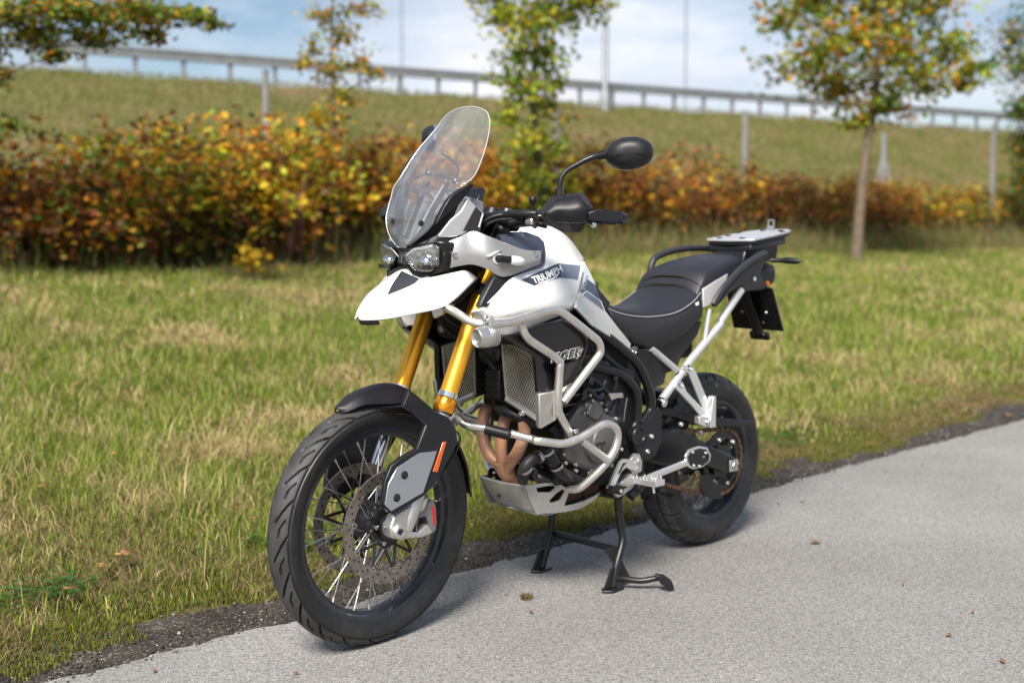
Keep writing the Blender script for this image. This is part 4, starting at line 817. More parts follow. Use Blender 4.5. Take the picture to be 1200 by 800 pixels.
tube('brake_hose', QS('I', (930,590,0.10), (990,520,0.12), (1050,420,0.12), (1060,360,0.10), (1030,325,0.09), (960,250,0.06)), 0.0035, 'black_plastic', bike, cm=6, n=8)
tube('sensor_wire', QS('I', (925,580,0.115), (985,460,0.125), (1050,380,0.11), (1035,330,0.09)), 0.002, 'stone_grey', bike, cm=6, n=6)

# ------------------------------------------------------------------ beak, headlight, windscreen, cockpit
bk = []   # from centre line outwards; each row runs front -> back
tipc = [Q('B',97,698,0), Q('B',140,645,0), Q('B',210,560,0), Q('B',290,490,0), Q('B',372,424,0)]
r1 = [Q('B',101,708,0.006), Q('B',185,668,0.034), Q('B',320,590,0.066), Q('B',420,530,0.078), Q('B',500,472,0.085)]
r2 = [Q('B',104,716,0.010), Q('B',225,690,0.050), Q('B',405,630,0.098), Q('B',540,560,0.125), Q('B',640,450,0.135)]
r3 = [Q('B',107,721,0.012), Q('B',240,708,0.054), Q('B',432,668,0.108), Q('B',600,600,0.138), Q('B',735,436,0.150)]
r4 = [Q('B',110,727,0.012), Q('B',245,722,0.054), Q('B',450,686,0.110), Q('B',628,634,0.142), Q('B',803,480,0.155)]
half = [tipc, r1, r2, r3, r4]
full = [[Vector((p.x, -p.y, p.z)) for p in r] for r in reversed(half[1:])]+half
beak = shell('beak', full, 'white_paint', bike, 0.004, 6, 5, sharp=50, flip=True)
bb = bvh_of(beak)
V, F = [], []
eA = [(270,574),(284,542),(302,508),(328,470),(352,436)]; eB = [(274,575),(330,554),(390,528),(430,508),(458,482)]
for a_, b_ in zip(eA, eB):
    for j in range(9): V.append(cast(bb, *pix('B', a_[0]+(b_[0]-a_[0])*j/8, a_[1]+(b_[1]-a_[1])*j/8), 0.0022))
mk('beak_insert', V, [(i*9+j, i*9+j+1, i*9+j+10, i*9+j+9) for i in range(4) for j in range(8)], 'dark_grey_plastic', beak)
low = [Q('B',104,730,0.003), Q('B',160,732,0.022), Q('B',215,728,0.042)]; lf = low+[Vector((p.x, -p.y, p.z)) for p in reversed(low)]
V, F = ext([p+Vector((0,0,0.004)) for p in lf], (-0.010, 0, -0.016)); mk('beak_lip', V, F, 'black_gloss', beak, bevel=0.004, fix=True)
under = [Vector((1.555,0,0.918)), Vector((1.45,0.080,0.947)), Vector((1.36,0.12,0.965)), Vector((1.28,0.13,1.03)), Vector((1.28,-0.13,1.03)), Vector((1.36,-0.12,0.965)), Vector((1.45,-0.085,0.945))]
V, F = ext([p+Vector((-0.008,0,0.014)) for p in under], (-0.03, 0, -0.016)); mk('beak_underside', V, F, 'black_plastic', beak, bevel=0.004, fix=True)

# headlight
hl_out = [(610,268,0.138),(618,300,0.138),(612,380,0.132),(592,440,0.122),(520,462,0.095),(462,482,0.078)]
bez = [Q('B',360,308,0), Q('B',400,296,0.03), Q('B',470,282,0.075), Q('B',560,262,0.122)]+[Q('B',*p) for p in hl_out]+[Q('B',420,452,0.05), Q('B',372,414,0)]
fullb = bez+[Vector((p.x, -p.y, p.z)) for p in reversed(bez[1:-1])]
V, F = ext(fullb, (-0.16, 0, -0.01)); hl = mk('headlight', V, F, 'black_satin', bike, bevel=0.006, fix=True)
lensL = [Q('B',388,345,0.022), Q('B',432,305,0.05), Q('B',540,278,0.105), Q('B',578,300,0.122), Q('B',574,402,0.117), Q('B',530,442,0.098), Q('B',462,440,0.068), Q('B',424,402,0.045)]
for sd in (1, -1):
    pts = [Vector((p.x+0.003, sd*p.y, p.z)) for p in lensL]
    V, F = ext(pts, (-0.004, 0, 0)); mk('reflector_bowl', V, F, 'reflector_chrome', hl, fix=True)
    V, F = ext([p+Vector((0.016, 0, 0)) for p in pts], (-0.012, 0, 0)); mk('headlight_lens', V, F, 'lens_clear', hl, bevel=0.004, fix=True)
    c = sum((Vector(p) for p in pts), Vector())/len(pts); c = Vector((c.x+0.004, sd*0.082, c.z-0.012))
    V, F = lathe([(0,0.010),(0.010,0.009),(0.017,0.005),(0.020,0.0),(0.024,0.0),(0.024,-0.01)], c, (1,0,0), 24); mk('projector', V, F, 'chrome', hl)
    V, F = box(c+Vector((0.003, 0.004*sd, -0.012)), (0.012, 0.05, 0.012)); mk('low_beam_block', V, F, 'void_black', hl)
    V, F = ext([Vector((p[0], sd*p[1], p[2])) for p in [Q('B',392,342,0.022)+Vector((0.008,0,0)), Q('B',436,306,0.05)+Vector((0.008,0,0)), Q('B',540,282,0.105)+Vector((0.008,0,0)), Q('B',540,296,0.105)+Vector((0.008,0,0)), Q('B',445,322,0.05)+Vector((0.008,0,0)), Q('B',405,358,0.022)+Vector((0.008,0,0))]], (-0.005, 0, 0)); mk('daylight_strip', V, F, 'led_white', hl, fix=True)
cpan = [Q('B',372,318,0.0), Q('B',405,330,0.022), Q('B',415,392,0.03), Q('B',372,402,0.0)]; fp = cpan+[Vector((p.x, -p.y, p.z)) for p in reversed(cpan[1:-1])]
V, F = ext([p+Vector((0.006,0,0)) for p in fp], (-0.02,0,0)); mk('headlight_divider', V, F, 'dark_grey_plastic', hl, bevel=0.003, fix=True)
for (a, b) in ((Vector((0.010, 0.0, 0.004)), Vector((0.010, 0.018, 0.004))), (Vector((0.010, 0.009, 0.003)), Vector((0.010, 0.004, -0.018)))):
    o_ = Q('B', 362, 350, -0.006); V, F = sweep([o_+a, o_+b], 0.0014, 6); mk('emblem_stroke', V, F, 'chrome', hl)

# windscreen: centre line and half widths from bottom to top
scr = [(1.441,1.121,0.010,0),(1.435,1.127,0.030,0.004),(1.424,1.152,0.070,0.012),(1.412,1.178,0.098,0.018),(1.406,1.206,0.109,0.022),(1.391,1.237,0.117,0.026),(1.372,1.266,0.127,0.032),(1.338,1.297,0.156,0.045),(1.304,1.328,0.165,0.048),(1.254,1.402,0.152,0.043),(1.207,1.468,0.121,0.030),(1.190,1.506,0.096,0.020),(1.188,1.521,0.070,0.012),(1.188,1.531,0.030,0.003)]
rows = []
for ex_, ez, hw, bu in scr:
    rows.append([Vector((ex_+bu*(1-abs(f)**2.2), f*hw, ez+0.25*bu*(1-abs(f)**2.2))) for f in (-1,-0.9,-0.72,-0.4,0,0.4,0.72,0.9,1)])
ws = shell('windscreen', rows, 'screen_clear', bike, 0.004, 3, 5, sharp=180)
edge = [r[-1] for r in rows]+[r[0] for r in reversed(rows)]
edge = [r[-1] for r in rows[7:]]+[r[0] for r in reversed(rows)]
tube('screen_edge', edge, 0.0014, 'light_grey_paint', ws, cm=4, n=6)
wsb = bvh_of(ws)
for (k, u, v) in (('B',465,155),('B',300,145),('A',662,556),('A',505,510)):
    c = cast(wsb, *pix(k, u, v), 0.001); ax_ = Vector((0.85, 0, 0.5)); V, F = lathe([(0,0.004),(0.005,0.004),(0.0085,0.002),(0.0085,-0.006)], c, ax_, 16); mk('screen_bolt', V, F, 'black_gloss' if k == 'B' else 'steel', ws)
# adjuster bracket and loop behind the screen
brk = [cast(wsb, *pix('A', *p), -0.03) for p in ((380,598),(520,602),(505,636),(400,630))]; V, F = ext(brk, (-0.012,0,0.003)); mk('screen_handle', V, F, 'black_plastic', bike, fix=True, bevel=0.003)
tube('screen_loop', [cast(wsb, *pix('A', *p), -0.035) for p in ((430,545),(500,522),(600,530),(660,556),(685,500),(660,450),(590,400))], 0.004, 'black_satin', bike, cm=5, n=8)
for sd in (1, -1):
    a = [Vector((1.40, sd*0.03, 1.15)), Vector((1.36, sd*0.035, 1.22)), Vector((1.30, sd*0.045, 1.31))]; V, F = sweep(a, [0.014, 0.012, 0.010], 8, flat=(1, 0.5)); mk('screen_stay', V, F, 'black_satin', bike)
# instrument / inner fairing behind the screen
inner = [Vector((1.405,0,1.13)), Vector((1.36,0.10,1.13)), Vector((1.30,0.135,1.17)), Vector((1.27,0.12,1.26)), Vector((1.30,0.05,1.28)), Vector((1.31,0,1.285))]
fi = inner+[Vector((p.x,-p.y,p.z)) for p in reversed(inner[1:-1])]; V, F = ext(fi, (-0.045,0,-0.01)); mk('cockpit_panel', V, F, 'mid_grey_plastic', bike, bevel=0.006, fix=True)
V, F = box((1.235,0,1.235), (0.022,0.20,0.125), Matrix.Rotation(R(-28), 3, 'Y')); mk('instrument_display', V, F, 'black_gloss', bike, bevel=0.006)
# black strip and silver cheek either side of the screen
st = QS('A', (772,572,0.142), (742,588,0.140), (645,648,0.132), (600,715,0.122), (558,800,0.112))+QS('B', (556,110,0.100), (528,182,0.088), (400,284,0.032), (388,296,0.026), (440,290,0.05), (545,236,0.088), (632,190,0.108), (690,52,0.126))+QS('A', (752,620,0.140), (776,585,0.144))
plate('screen_surround', st, 0.014, 'black_plastic', bike, 0.003, mirror=True)
ck = QS('B', (568,228,0.100), (640,140,0.116), (700,88,0.127), (745,8,0.132), (785,52,0.140), (840,100,0.150), (818,186,0.158), (772,202,0.156), (700,226,0.142), (655,240,0.130), (572,242,0.102))
chk = plate('cheek_panel', ck, 0.012, 'silver_paint', bike, 0.003, mirror=True)
plate('cheek_window', QS('B', (716,204,0.150), (790,62,0.144), (832,103,0.152), (812,178,0.160), (770,195,0.158)), 0.004, 'void_black', chk, 0.001)
plate('cheek_window_frame', QS('B', (812,182,0.162), (836,104,0.1545), (829,100,0.1535), (804,182,0.1615)), 0.004, 'light_grey_paint', chk, 0.001)
# silver side cowl with the indicator
CWR = [[(628,262,0.124),(692,236,0.146),(772,201,0.178),(870,235,0.212),(965,272,0.224),(1072,311,0.236),(1176,318,0.243)],
       [(622,310,0.124),(690,292,0.150),(770,268,0.186),(870,300,0.220),(965,330,0.236),(1070,348,0.244),(1174,340,0.246)],
       [(614,350,0.122),(690,338,0.152),(772,330,0.190),(870,352,0.224),(965,375,0.240),(1070,385,0.248),(1172,362,0.248)],
       [(606,395,0.117),(690,378,0.150),(772,368,0.188),(872,398,0.222),(965,425,0.238),(1070,412,0.246),(1169,378,0.247)],
       [(597,434,0.110),(690,410,0.146),(770,402,0.184),(860,432,0.214),(918,466,0.226),(990,466,0.236),(1166,396,0.243)]]
cw = shell('side_cowl', [QS('B', *r) for r in CWR], 'silver_paint', bike, 0.005, 5, 5, mirror=True, sharp=40, flip=True, bevel=0.002)
cwb = bvh_of(cw)
for (u, v) in ((672,345), (1133,338)):
    c = cast(cwb, *pix('B', u, v), 0.0); n_ = Vector((0.45, 0.88, 0.1)); V, F = lathe([(0,0.002),(0.005,0.002),(0.0058,0.003),(0.0085,0.003),(0.0095,0.0005),(0.0095,-0.004)], c, n_, 16); mk('cowl_bolt', V, F, 'steel', cw)
V, F = ext([cast(cwb, *pix('B', *p), 0.0005) for p in ((845,352),(900,322),(935,318),(880,352),(852,360))], (0.003, 0.006, 0.001)); mk('cowl_scoop', V, F, 'light_grey_paint', cw, fix=True, bevel=0.001)
ic = cast(cwb, *pix('B', 918, 365), 0.0); ie = cast(cwb, *pix('B', 1075, 383), 0.028); idr = (ie-ic)
V, F = lathe([(0,0.001),(0.014,0.001),(0.0165,0.0),(0.0165,-0.004)], ic, (0.3,0.95,0.05), 20); mk('indicator_socket', V, F, 'light_grey_paint', cw)
ind0 = mk('indicator', *sweep([ic-Vector((0,0.004,0)), ic+Vector((0.004,0.012,0)), ic+idr*0.28+Vector((0,0.006,0)), ic+idr*0.42+Vector((0,0.004,0))], [0.010,0.0105,0.0095,0.011], 12), 'black_plastic', cw)
mk('indicator_lens', *sweep([ic+idr*0.40+Vector((0,0.004,0)), ic+idr*0.5+Vector((0,0.005,0)), ic+idr*0.75+Vector((0,0.004,0)), ic+idr*0.93, ic+idr*1.0], [0.0095,0.0125,0.013,0.009,0.003], 14), 'led_white', cw)
# dark inner panel between cowl and tank
ip = QS('B', (945,225,0.16), (1010,210,0.15), (1085,208,0.145), (1160,235,0.15), (1192,268,0.165), (1200,330,0.19), (1196,395,0.212), (1180,412,0.222), (1000,478,0.222), (985,440,0.220), (1060,330,0.2), (960,275,0.19))
plate('inner_panel', ip, 0.02, 'decal_navy', bike, 0.004, mirror=True)
bt = QS('B', (985,455,0.226), (1012,470,0.228), (960,520,0.233), (905,590,0.236), (858,648,0.236), (805,650,0.220), (832,590,0.220), (880,500,0.222), (905,462,0.222))
plate('tank_front_trim', bt, 0.02, 'black_plastic', bike, 0.004, mirror=True)
for (u, v, y_) in ((1055,238,0.152),):
    bolt(Q('B', u, v, y_), (0.3,0.9,0.3), 0.007, 0.004, 'cast_alu', bike)
# silver handlebar riser pieces
for sd in (1, -1):
    tube('bar_riser', [Vector((1.285, sd*0.06, 1.14)), Vector((1.25, sd*0.065, 1.19)), Vector((1.215, sd*0.07, 1.235))], 0.017, 'cast_alu', bike, n=12)

# ------------------------------------------------------------------ tank and side panels
T0 = [PY(606,272,0.0), PY(634,264,0.0), PY(652,268,0.0), PY(668,280,0.0), PY(684,302,0.0)]
T1 = [PY(612,271,0.06), PY(636,268,0.06), PY(654,273,0.06), PY(670,285,0.06), PY(686,305,0.055)]
T2 = QS('D', (345,5,0.13), (400,10,0.14), (470,45,0.14), (545,85,0.13), (622,140,0.115))
T3 = QS('D', (390,75,0.175), (420,100,0.185), (485,125,0.187), (550,150,0.178), (624,180,0.160))
T4 = QS('D', (345,165,0.212), (400,190,0.222), (470,205,0.222), (545,220,0.212), (612,235,0.190))
T5 = QS('D', (200,228,0.234), (300,260,0.244), (400,265,0.244), (500,270,0.234), (602,300,0.206))
T6 = QS('D', (110,320,0.238), (240,345,0.254), (350,345,0.256), (470,335,0.248), (585,360,0.214))
T7 = QS('D', (20,405,0.222), (170,425,0.252), (320,410,0.256), (460,390,0.250), (566,402,0.218))
T8 = QS('D', (-40,430,0.190), (120,470,0.238), (280,465,0.244), (450,430,0.240), (560,412,0.208))
T9 = QS('D', (-30,470,0.165), (150,575,0.214), (245,550,0.222), (430,470,0.226), (545,425,0.200))
tank = shell('tank', [T0,T1,T2,T3,T4,T5,T6,T7,T8,T9], 'white_paint', bike, 0.004, 6, 6, mirror=True, sharp=50, flip=True)
tb = bvh_of(tank)
cap = [r[-1] for r in (T0,T1,T2,T3,T4,T5,T6,T7,T8,T9)]; cap = cap+[Vector((p.x,-p.y,p.z)) for p in reversed(cap[1:])]
mk('tank_rear', [p+Vector((0.004,0,-0.002)) for p in cap], [tuple(range(len(cap)))], 'black_plastic', tank, solid=0.004, smooth=False)
V, F = lathe([(0,0.012),(0.035,0.012),(0.042,0.008),(0.046,0.0),(0.046,-0.03)], Vector((0.985,0,1.145)), (-0.1,0,1), 28); mk('fuel_cap', V, F, 'black_gloss', bike)
# banner and lettering on the tank
def banner(pts, m, name, par, bv, off=0.0012):
    top, bot = pts; n = 14; V, F = [], []
    def along(pl, t):
        seg = [math.dist(pl[i], pl[i+1]) for i in range(len(pl)-1)]; tot = sum(seg); s = t*tot
        for i, q in enumerate(seg):
            if s <= q+1e-9: f = s/q; return (pl[i][0]+(pl[i+1][0]-pl[i][0])*f, pl[i][1]+(pl[i+1][1]-pl[i][1])*f)
            s -= q
        return pl[-1]
    for i in range(n+1):
        a, b = along(top, i/n), along(bot, i/n)
        for j in range(5): f = j/4; V.append(cast(bv, *pix('D', a[0]+(b[0]-a[0])*f, a[1]+(b[1]-a[1])*f), off))
    F = [(i*5+j, i*5+j+1, (i+1)*5+j+1, (i+1)*5+j) for i in range(n) for j in range(4)]
    return mk(name, V, F, m, par)
banner(([(256,240),(360,190),(470,143),(540,150),(604,155)], [(330,272),(400,250),(480,226),(535,232),(585,240)]), 'decal_grey', 'tank_banner', tank, tb)
banner(([(256,240),(360,190),(470,143),(480,144)], [(330,272),(400,250),(480,226),(490,227)]), 'decal_navy', 'tank_banner_dark', tank, tb, 0.0016)
def lettering(s, o, ex, ey, bv, m, name, par, off=0.0022, offset=0.0, shear=0.0, arch=0.0, spacing=1.0, crop='D'):
    V2, F2 = text_tris(s, offset, shear, spacing); wmax = max(v[0] for v in V2); V = []
    for x, y in V2:
        f = x/wmax; yy = y/0.7; u = o[0]+ex[0]*f+ey[0]*yy; v_ = o[1]+ex[1]*f+ey[1]*yy+arch*(4*f*(1-f)); V.append(cast(bv, *pix(crop, u, v_), off))
    return mk(name, V, F2, m, par, smooth=False)
lettering('TRIUMPH', (330,259), (170,-72), (-18,-36), tb, 'decal_white', 'tank_lettering', tank, offset=0.028, arch=6)
sw = [(348,262),(380,255),(410,246),(440,236),(462,222),(474,205),(478,190)]; sw2 = [(352,258),(382,248),(410,238),(436,229),(456,217),(467,203),(473,190)]
decal('lettering_swoosh', [[pix('D', *sw[i]), pix('D', *sw[i+1]), pix('D', *sw2[i+1]), pix('D', *sw2[i])] for i in range(6)], tb, 'decal_white', tank, 0.0024)
# side panel behind the tank (plane y = a+bu+cv in crop D)
Msol = np.linalg.solve(np.array([[1,600,300],[1,625,130],[1,895,630]], float), np.array([0.205,0.150,0.135]))
def sp(u, v, off=0.0): return Q('D', u, v, float(Msol @ np.array([1,u,v]))+off)
spn = plate('side_panel', [sp(*p) for p in ((624,132),(660,200),(692,272),(722,362),(742,412),(820,515),(898,612),(892,646),(780,575),(665,502),(645,478),(576,402),(588,350),(604,295),(614,230))], 0.012, 'offwhite_paint', bike, 0.002, mirror=True)
def spd(name, pts, m, off): return mk(name, [sp(*p, off) for p in pts], [tuple(range(len(pts)))], m, spn, smooth=False, solid=0.0006, offset=0)
spd('stripe_navy', [(640,236),(690,272),(722,362),(700,348),(638,302),(606,318),(604,305),(618,262)], 'decal_navy', 0.0015)
spd('stripe_white', [(638,298),(720,356),(742,412),(748,422),(606,328)], 'decal_white', 0.0012)
spd('stripe_grey', [(638,308),(718,364),(738,416),(616,328)], 'decal_grey', 0.0022)
spd('panel_white_top', [(624,134),(660,202),(690,270),(640,234),(618,255),(614,230)], 'white_paint', 0.0012)
spb = bvh_of(spn)
lettering('900', (622,305), (28,-88), (-18,-2), spb, 'decal_white', 'panel_number', spn, 0.003, offset=0.03)
lettering('900', (622,303), (28,-86), (-16,-2), spb, 'decal_navy', 'panel_number_inner', spn, 0.0036, offset=-0.005)
V, F = lathe([(0,0.002),(0.004,0.002),(0.005,0.004),(0.009,0.004),(0.010,0.0),(0.010,-0.01)], sp(912,660)+Vector((0,0.004,0)), (0,1,0), 16); mk('panel_screw', V, F, 'chrome', bike)
plate('panel_bracket', [sp(*p) for p in ((892,650),(905,635),(940,625),(968,635),(940,665),(915,680),(895,672))], 0.012, 'cast_alu', bike, 0.003)
# black triangle between side panel and seat nose
plate('knee_trim', QS('D', (700,250,0.10), (716,330,0.115), (780,372,0.13), (760,420,0.142), (742,405,0.143), (722,356,0.140), (694,275,0.135)), 0.02, 'seat_side', bike, 0.003, mirror=True)
# ------------------------------------------------------------------ seat
def mir(rows): return [[Vector((p.x, -p.y, p.z)) for p in r] for r in reversed(rows)]
sx = [0.63, 0.56, 0.47, 0.36, 0.27, 0.205]
c0 = [0.945, 0.915, 0.902, 0.910, 0.940, 0.975]; hw = [0.050, 0.078, 0.112, 0.140, 0.146, 0.140]
top = [[Vector((x, 0, z+0.006)) for x, z in zip(sx, c0)], [Vector((x, h*0.5, z+0.003)) for x, z, h in zip(sx, c0, hw)], [Vector((x, h*0.88, z-0.010)) for x, z, h in zip(sx, c0, hw)], [Vector((x, h, z-0.024)) for x, z, h in zip(sx, c0, hw)]]
seat = shell('rider_seat', mir(top[1:])+top, 'seat_vinyl', bike, 0.004, 6, 4, sharp=60, flip=True)
botz = [0.875, 0.815, 0.780, 0.805, 0.838, 0.865]; bhw = [0.085, 0.115, 0.140, 0.152, 0.152, 0.146]
side = [[p for p in top[3]], [Vector((x, max(h, b)+0.004, (z-0.024)*0.62+bz*0.38)) for x, h, b, z, bz in zip(sx, hw, bhw, c0, botz)], [Vector((x, b+0.002, bz)) for x, b, bz in zip(sx, bhw, botz)], [Vector((x, b-0.03, bz-0.01)) for x, b, bz in zip(sx, bhw, botz)]]
shell('seat_side', side, 'seat_side', seat, 0.004, 6, 4, mirror=True, sharp=60, flip=True)
tube('seam_stitch', [p+Vector((0, 0.0035, 0.002)) for p in top[3]], 0.0016, 'stitch', seat, cm=8, n=6, mirror=True)
tube('seam_piping', [p+Vector((0, 0.002, -0.006)) for p in top[3]], 0.0028, 'seat_vinyl', seat, cm=8, n=6, mirror=True)
plate('seat_tag', [Vector((0.245,0.152,0.918)), Vector((0.228,0.152,0.922)), Vector((0.228,0.152,0.911)), Vector((0.245,0.152,0.907))], 0.004, 'decal_white', seat, 0.0005)
# pillion seat
px_ = [0.228, 0.205, 0.165, 0.08, -0.02, -0.10, -0.145]; pz = [0.955, 0.992, 1.032, 1.058, 1.073, 1.078, 1.070]; ph = [0.138, 0.140, 0.140, 0.132, 0.118, 0.100, 0.080]
pt = [[Vector((x, 0, z+0.004)) for x, z in zip(px_, pz)], [Vector((x, h*0.55, z+0.002)) for x, z, h in zip(px_, pz, ph)], [Vector((x, h*0.9, z-0.012)) for x, z, h in zip(px_, pz, ph)], [Vector((x, h*1.02, z-0.035)) for x, z, h in zip(px_, pz, ph)], [Vector((x, h*1.02, z-0.06-0.05*max(0, (x+0.14)/0.35))) for x, z, h in zip(px_, pz, ph)]]
ps = shell('pillion_seat', mir(pt[1:])+pt, 'seat_vinyl', bike, 0.004, 5, 4, sharp=60, flip=True)
for dz, rr_ in ((0.0, 0.005), (0.030, 0.0035)):
    tube('seat_step_seam', [Vector((0.218-dz*0.55, s*0.142, 0.978+dz-0.040*abs(s)**3)) for s in (-1,-0.8,-0.4,0,0.4,0.8,1)], rr_, 'void_black', ps, cm=5, n=8)
# tail: silver quarter panel, black panel under the seats, grab rails
plate('tail_panel', QS('E', (622,492,0.150), (690,445,0.142), (768,402,0.132), (758,436,0.134), (722,500,0.142), (690,562,0.149), (652,592,0.152), (624,602,0.153)), 0.02, 'light_grey_paint', bike, 0.003, mirror=True)
us = QS('H', (330,150,0.130), (410,138,0.132), (520,100,0.135), (640,20,0.135), (715,-20,0.132), (690,60,0.13), (600,180,0.125), (565,262,0.122), (505,288,0.12), (492,350,0.12), (442,370,0.118), (432,440,0.118), (400,330,0.122), (350,232,0.127))
plate('under_seat_panel', us, 0.03, 'black_plastic', bike, 0.004, mirror=True)
bolt(Q('H', 582, 52, 0.137), (0,1,0), 0.007, 0.005, 'black_gloss', bike)
V, F = join([box((0.32, 0, 0.79), (0.28, 0.20, 0.14)), box((-0.04, 0, 0.975), (0.34, 0.17, 0.07)), box((0.62, 0, 0.75), (0.30, 0.18, 0.18))]); mk('tail_core', V, F, 'void_black', bike, bevel=0.02)
rail = QS('E', (682,585,0.155), (705,540,0.158), (745,480,0.160), (830,385,0.160), (900,328,0.150), (960,292,0.13), (985,285,0.12))
rl = tube('grab_rail', rail, 0.013, 'dark_grey_plastic', bike, cm=6, n=12, flat=(1.0, 0.75))
tube('grab_rail', [Vector((0.14,-0.135,1.01)), Vector((0.13,-0.135,1.046)), Vector((0.095,-0.135,1.074)), Vector((-0.04,-0.135,1.098)), Vector((-0.20,-0.13,1.100)), Vector((-0.29,-0.11,1.082))], 0.0125, 'dark_grey_plastic', bike, cm=6, n=12)
plate('tail_side', QS('E', (720,560,0.150), (760,500,0.152), (850,400,0.150), (960,312,0.128), (995,292,0.110), (985,330,0.11), (955,408,0.118), (1008,488,0.085), (950,500,0.1), (850,508,0.122), (850,470,0.13), (780,510,0.145), (735,560,0.15), (700,600,0.152)), 0.03, 'dark_grey_plastic', bike, 0.004, mirror=True)
bolt(Q('E', 917, 434, 0.128), (0.0,1,0.1), 0.009, 0.006, 'chrome', bike)
V, F = box((-0.27, 0, 1.0), (0.18, 0.19, 0.09)); mk('tail_cowl', V, F, 'black_plastic', bike, bevel=0.03)
V, F = box((-0.365, 0, 0.985), (0.03, 0.13, 0.045)); mk('tail_light', V, F, 'red_lens', bike, bevel=0.008)
plate('side_reflector', QS('E', (998,445,0.1), (1010,447,0.1), (1015,478,0.1), (1003,478,0.1)), 0.02, 'amber_lens', bike, 0.003)
# rack with luggage plate
ro_ = [(640,182),(662,168),(800,148),(932,128),(1048,128),(1098,148),(1106,178),(1080,200),(990,212),(920,216),(800,206),(652,196)]
def onz(k, u, v, z):
    q_ = ray(*pix(k, u, v)); return Vector(CAM+(z-CAM[2])/q_[2]*q_)
rk = [(-0.160,0.095),(-0.172,0.109),(-0.30,0.104),(-0.42,0.094),(-0.475,0.075),(-0.50,0.045),(-0.505,0.0)]
rkz = lambda x: 1.136+(-x-0.155)*0.11
ro3 = [Vector((x, y, rkz(x))) for x, y in rk]+[Vector((x, -y, rkz(x))) for x, y in reversed(rk[:-1])]+[Vector((-0.15, 0, rkz(-0.15)))]
lug = plate('luggage_plate', ro3, 0.010, 'rack_alu', bike, 0.003, dvec=(0,0,-1))
ro4 = [Vector((p.x*0.97-0.01, p.y*0.94, p.z-0.011)) for p in ro3]; plate('plate_skirt', ro4, 0.012, 'black_plastic', lug, 0.003, dvec=(0,0,-1))
for (x, y) in ((-0.18,0.05),(-0.26,-0.07),(-0.36,-0.09),(-0.40,0.085),(-0.44,0.05),(-0.44,-0.03),(-0.19,-0.06)):
    V, F = box((x, y, rkz(x)+0.001), (0.022, 0.012, 0.006)); mk('plate_slot', V, F, 'void_black', lug)
lt = QX('E', 1018, 140, -0.47); V, F = join([box(lt+Vector((0,-0.013,0.014)), (0.005,0.004,0.04)), box(lt+Vector((0,0.013,0.014)), (0.005,0.004,0.04)), box(lt+Vector((0,0,0.034)), (0.005,0.030,0.005)), box(lt+Vector((0,0,0.004)), (0.012,0.03,0.016))]); mk('lock_loop', V, F, 'galvanised', lug)
rb = [(-0.165,0.10),(-0.30,0.10),(-0.42,0.085),(-0.47,0.05)]; rb = [Vector((x, y, rkz(x)-0.022)) for x, y in rb]+[Vector((x, -y, rkz(x)-0.022)) for x, y in reversed(rb)]
V, F = ext(rb, (0, 0, -0.028)); mk('rack_base', V, F, 'black_plastic', bike, bevel=0.008, fix=True)
V, F = ext([Vector((-0.17,0.075,1.10)), Vector((-0.40,0.07,1.11)), Vector((-0.40,0.06,1.05)), Vector((-0.15,0.075,1.04))], (0,-0.145,0)); mk('rack_mount', V, F, 'black_satin', bike, bevel=0.008, fix=True)
for sd in (1, -1):
    ind = mk('rear_indicator', *sweep([Vector((-0.31, sd*0.09, 1.055)), Vector((-0.33, sd*0.125, 1.055)), Vector((-0.335, sd*0.15, 1.055)), Vector((-0.338, sd*0.19, 1.053)), Vector((-0.338, sd*0.205, 1.052))], [0.009,0.009,0.013,0.012,0.004], 12), 'black_plastic', bike)
    V, F = box((-0.350, sd*0.168, 1.054), (0.006, 0.034, 0.016)); mk('indicator_lens', V, F, 'amber_lens', ind, bevel=0.003)
# number plate holder (seen from behind its front face) and reflector bar
pl = [Vector((-0.30,-0.108,0.950)), Vector((-0.30,0.108,0.950)), Vector((-0.372,0.116,0.780)), Vector((-0.372,-0.116,0.780))]
npl = plate('number_plate', pl, 0.005, 'black_gloss', bike, 0.006, dvec=(-0.85,0,0.5))
V, F = sweep([Vector((-0.25,0,0.96)), Vector((-0.30,0,0.88)), Vector((-0.355,0,0.80)), Vector((-0.375,0,0.765))], 0.016, 8, flat=(0.5, 1.6)); mk('plate_bracket', V, F, 'void_black', npl)
for (y, z) in ((0.055,0.85),(-0.055,0.85),(0.03,0.81)):
    c = Vector((-0.30-(0.94-z)*0.55+0.008, y, z)); V, F = lathe([(0,0.004),(0.006,0.004),(0.008,0.0),(0.008,-0.004)], c, (0.85,0,-0.5), 10); mk('plate_screw', V, F, 'steel', npl)
V, F = box((-0.385,0,0.757), (0.014,0.085,0.034), Matrix.Rotation(R(28), 3, 'Y')); mk('reflector_bar', V, F, 'black_plastic', npl, bevel=0.003)
for y in (-0.025, 0.025):
    V, F = lathe([(0,0.003),(0.004,0.003),(0.005,-0.002)], Vector((-0.376,y,0.761)), (0.85,0,-0.5), 10); mk('bar_screw', V, F, 'chrome', npl)
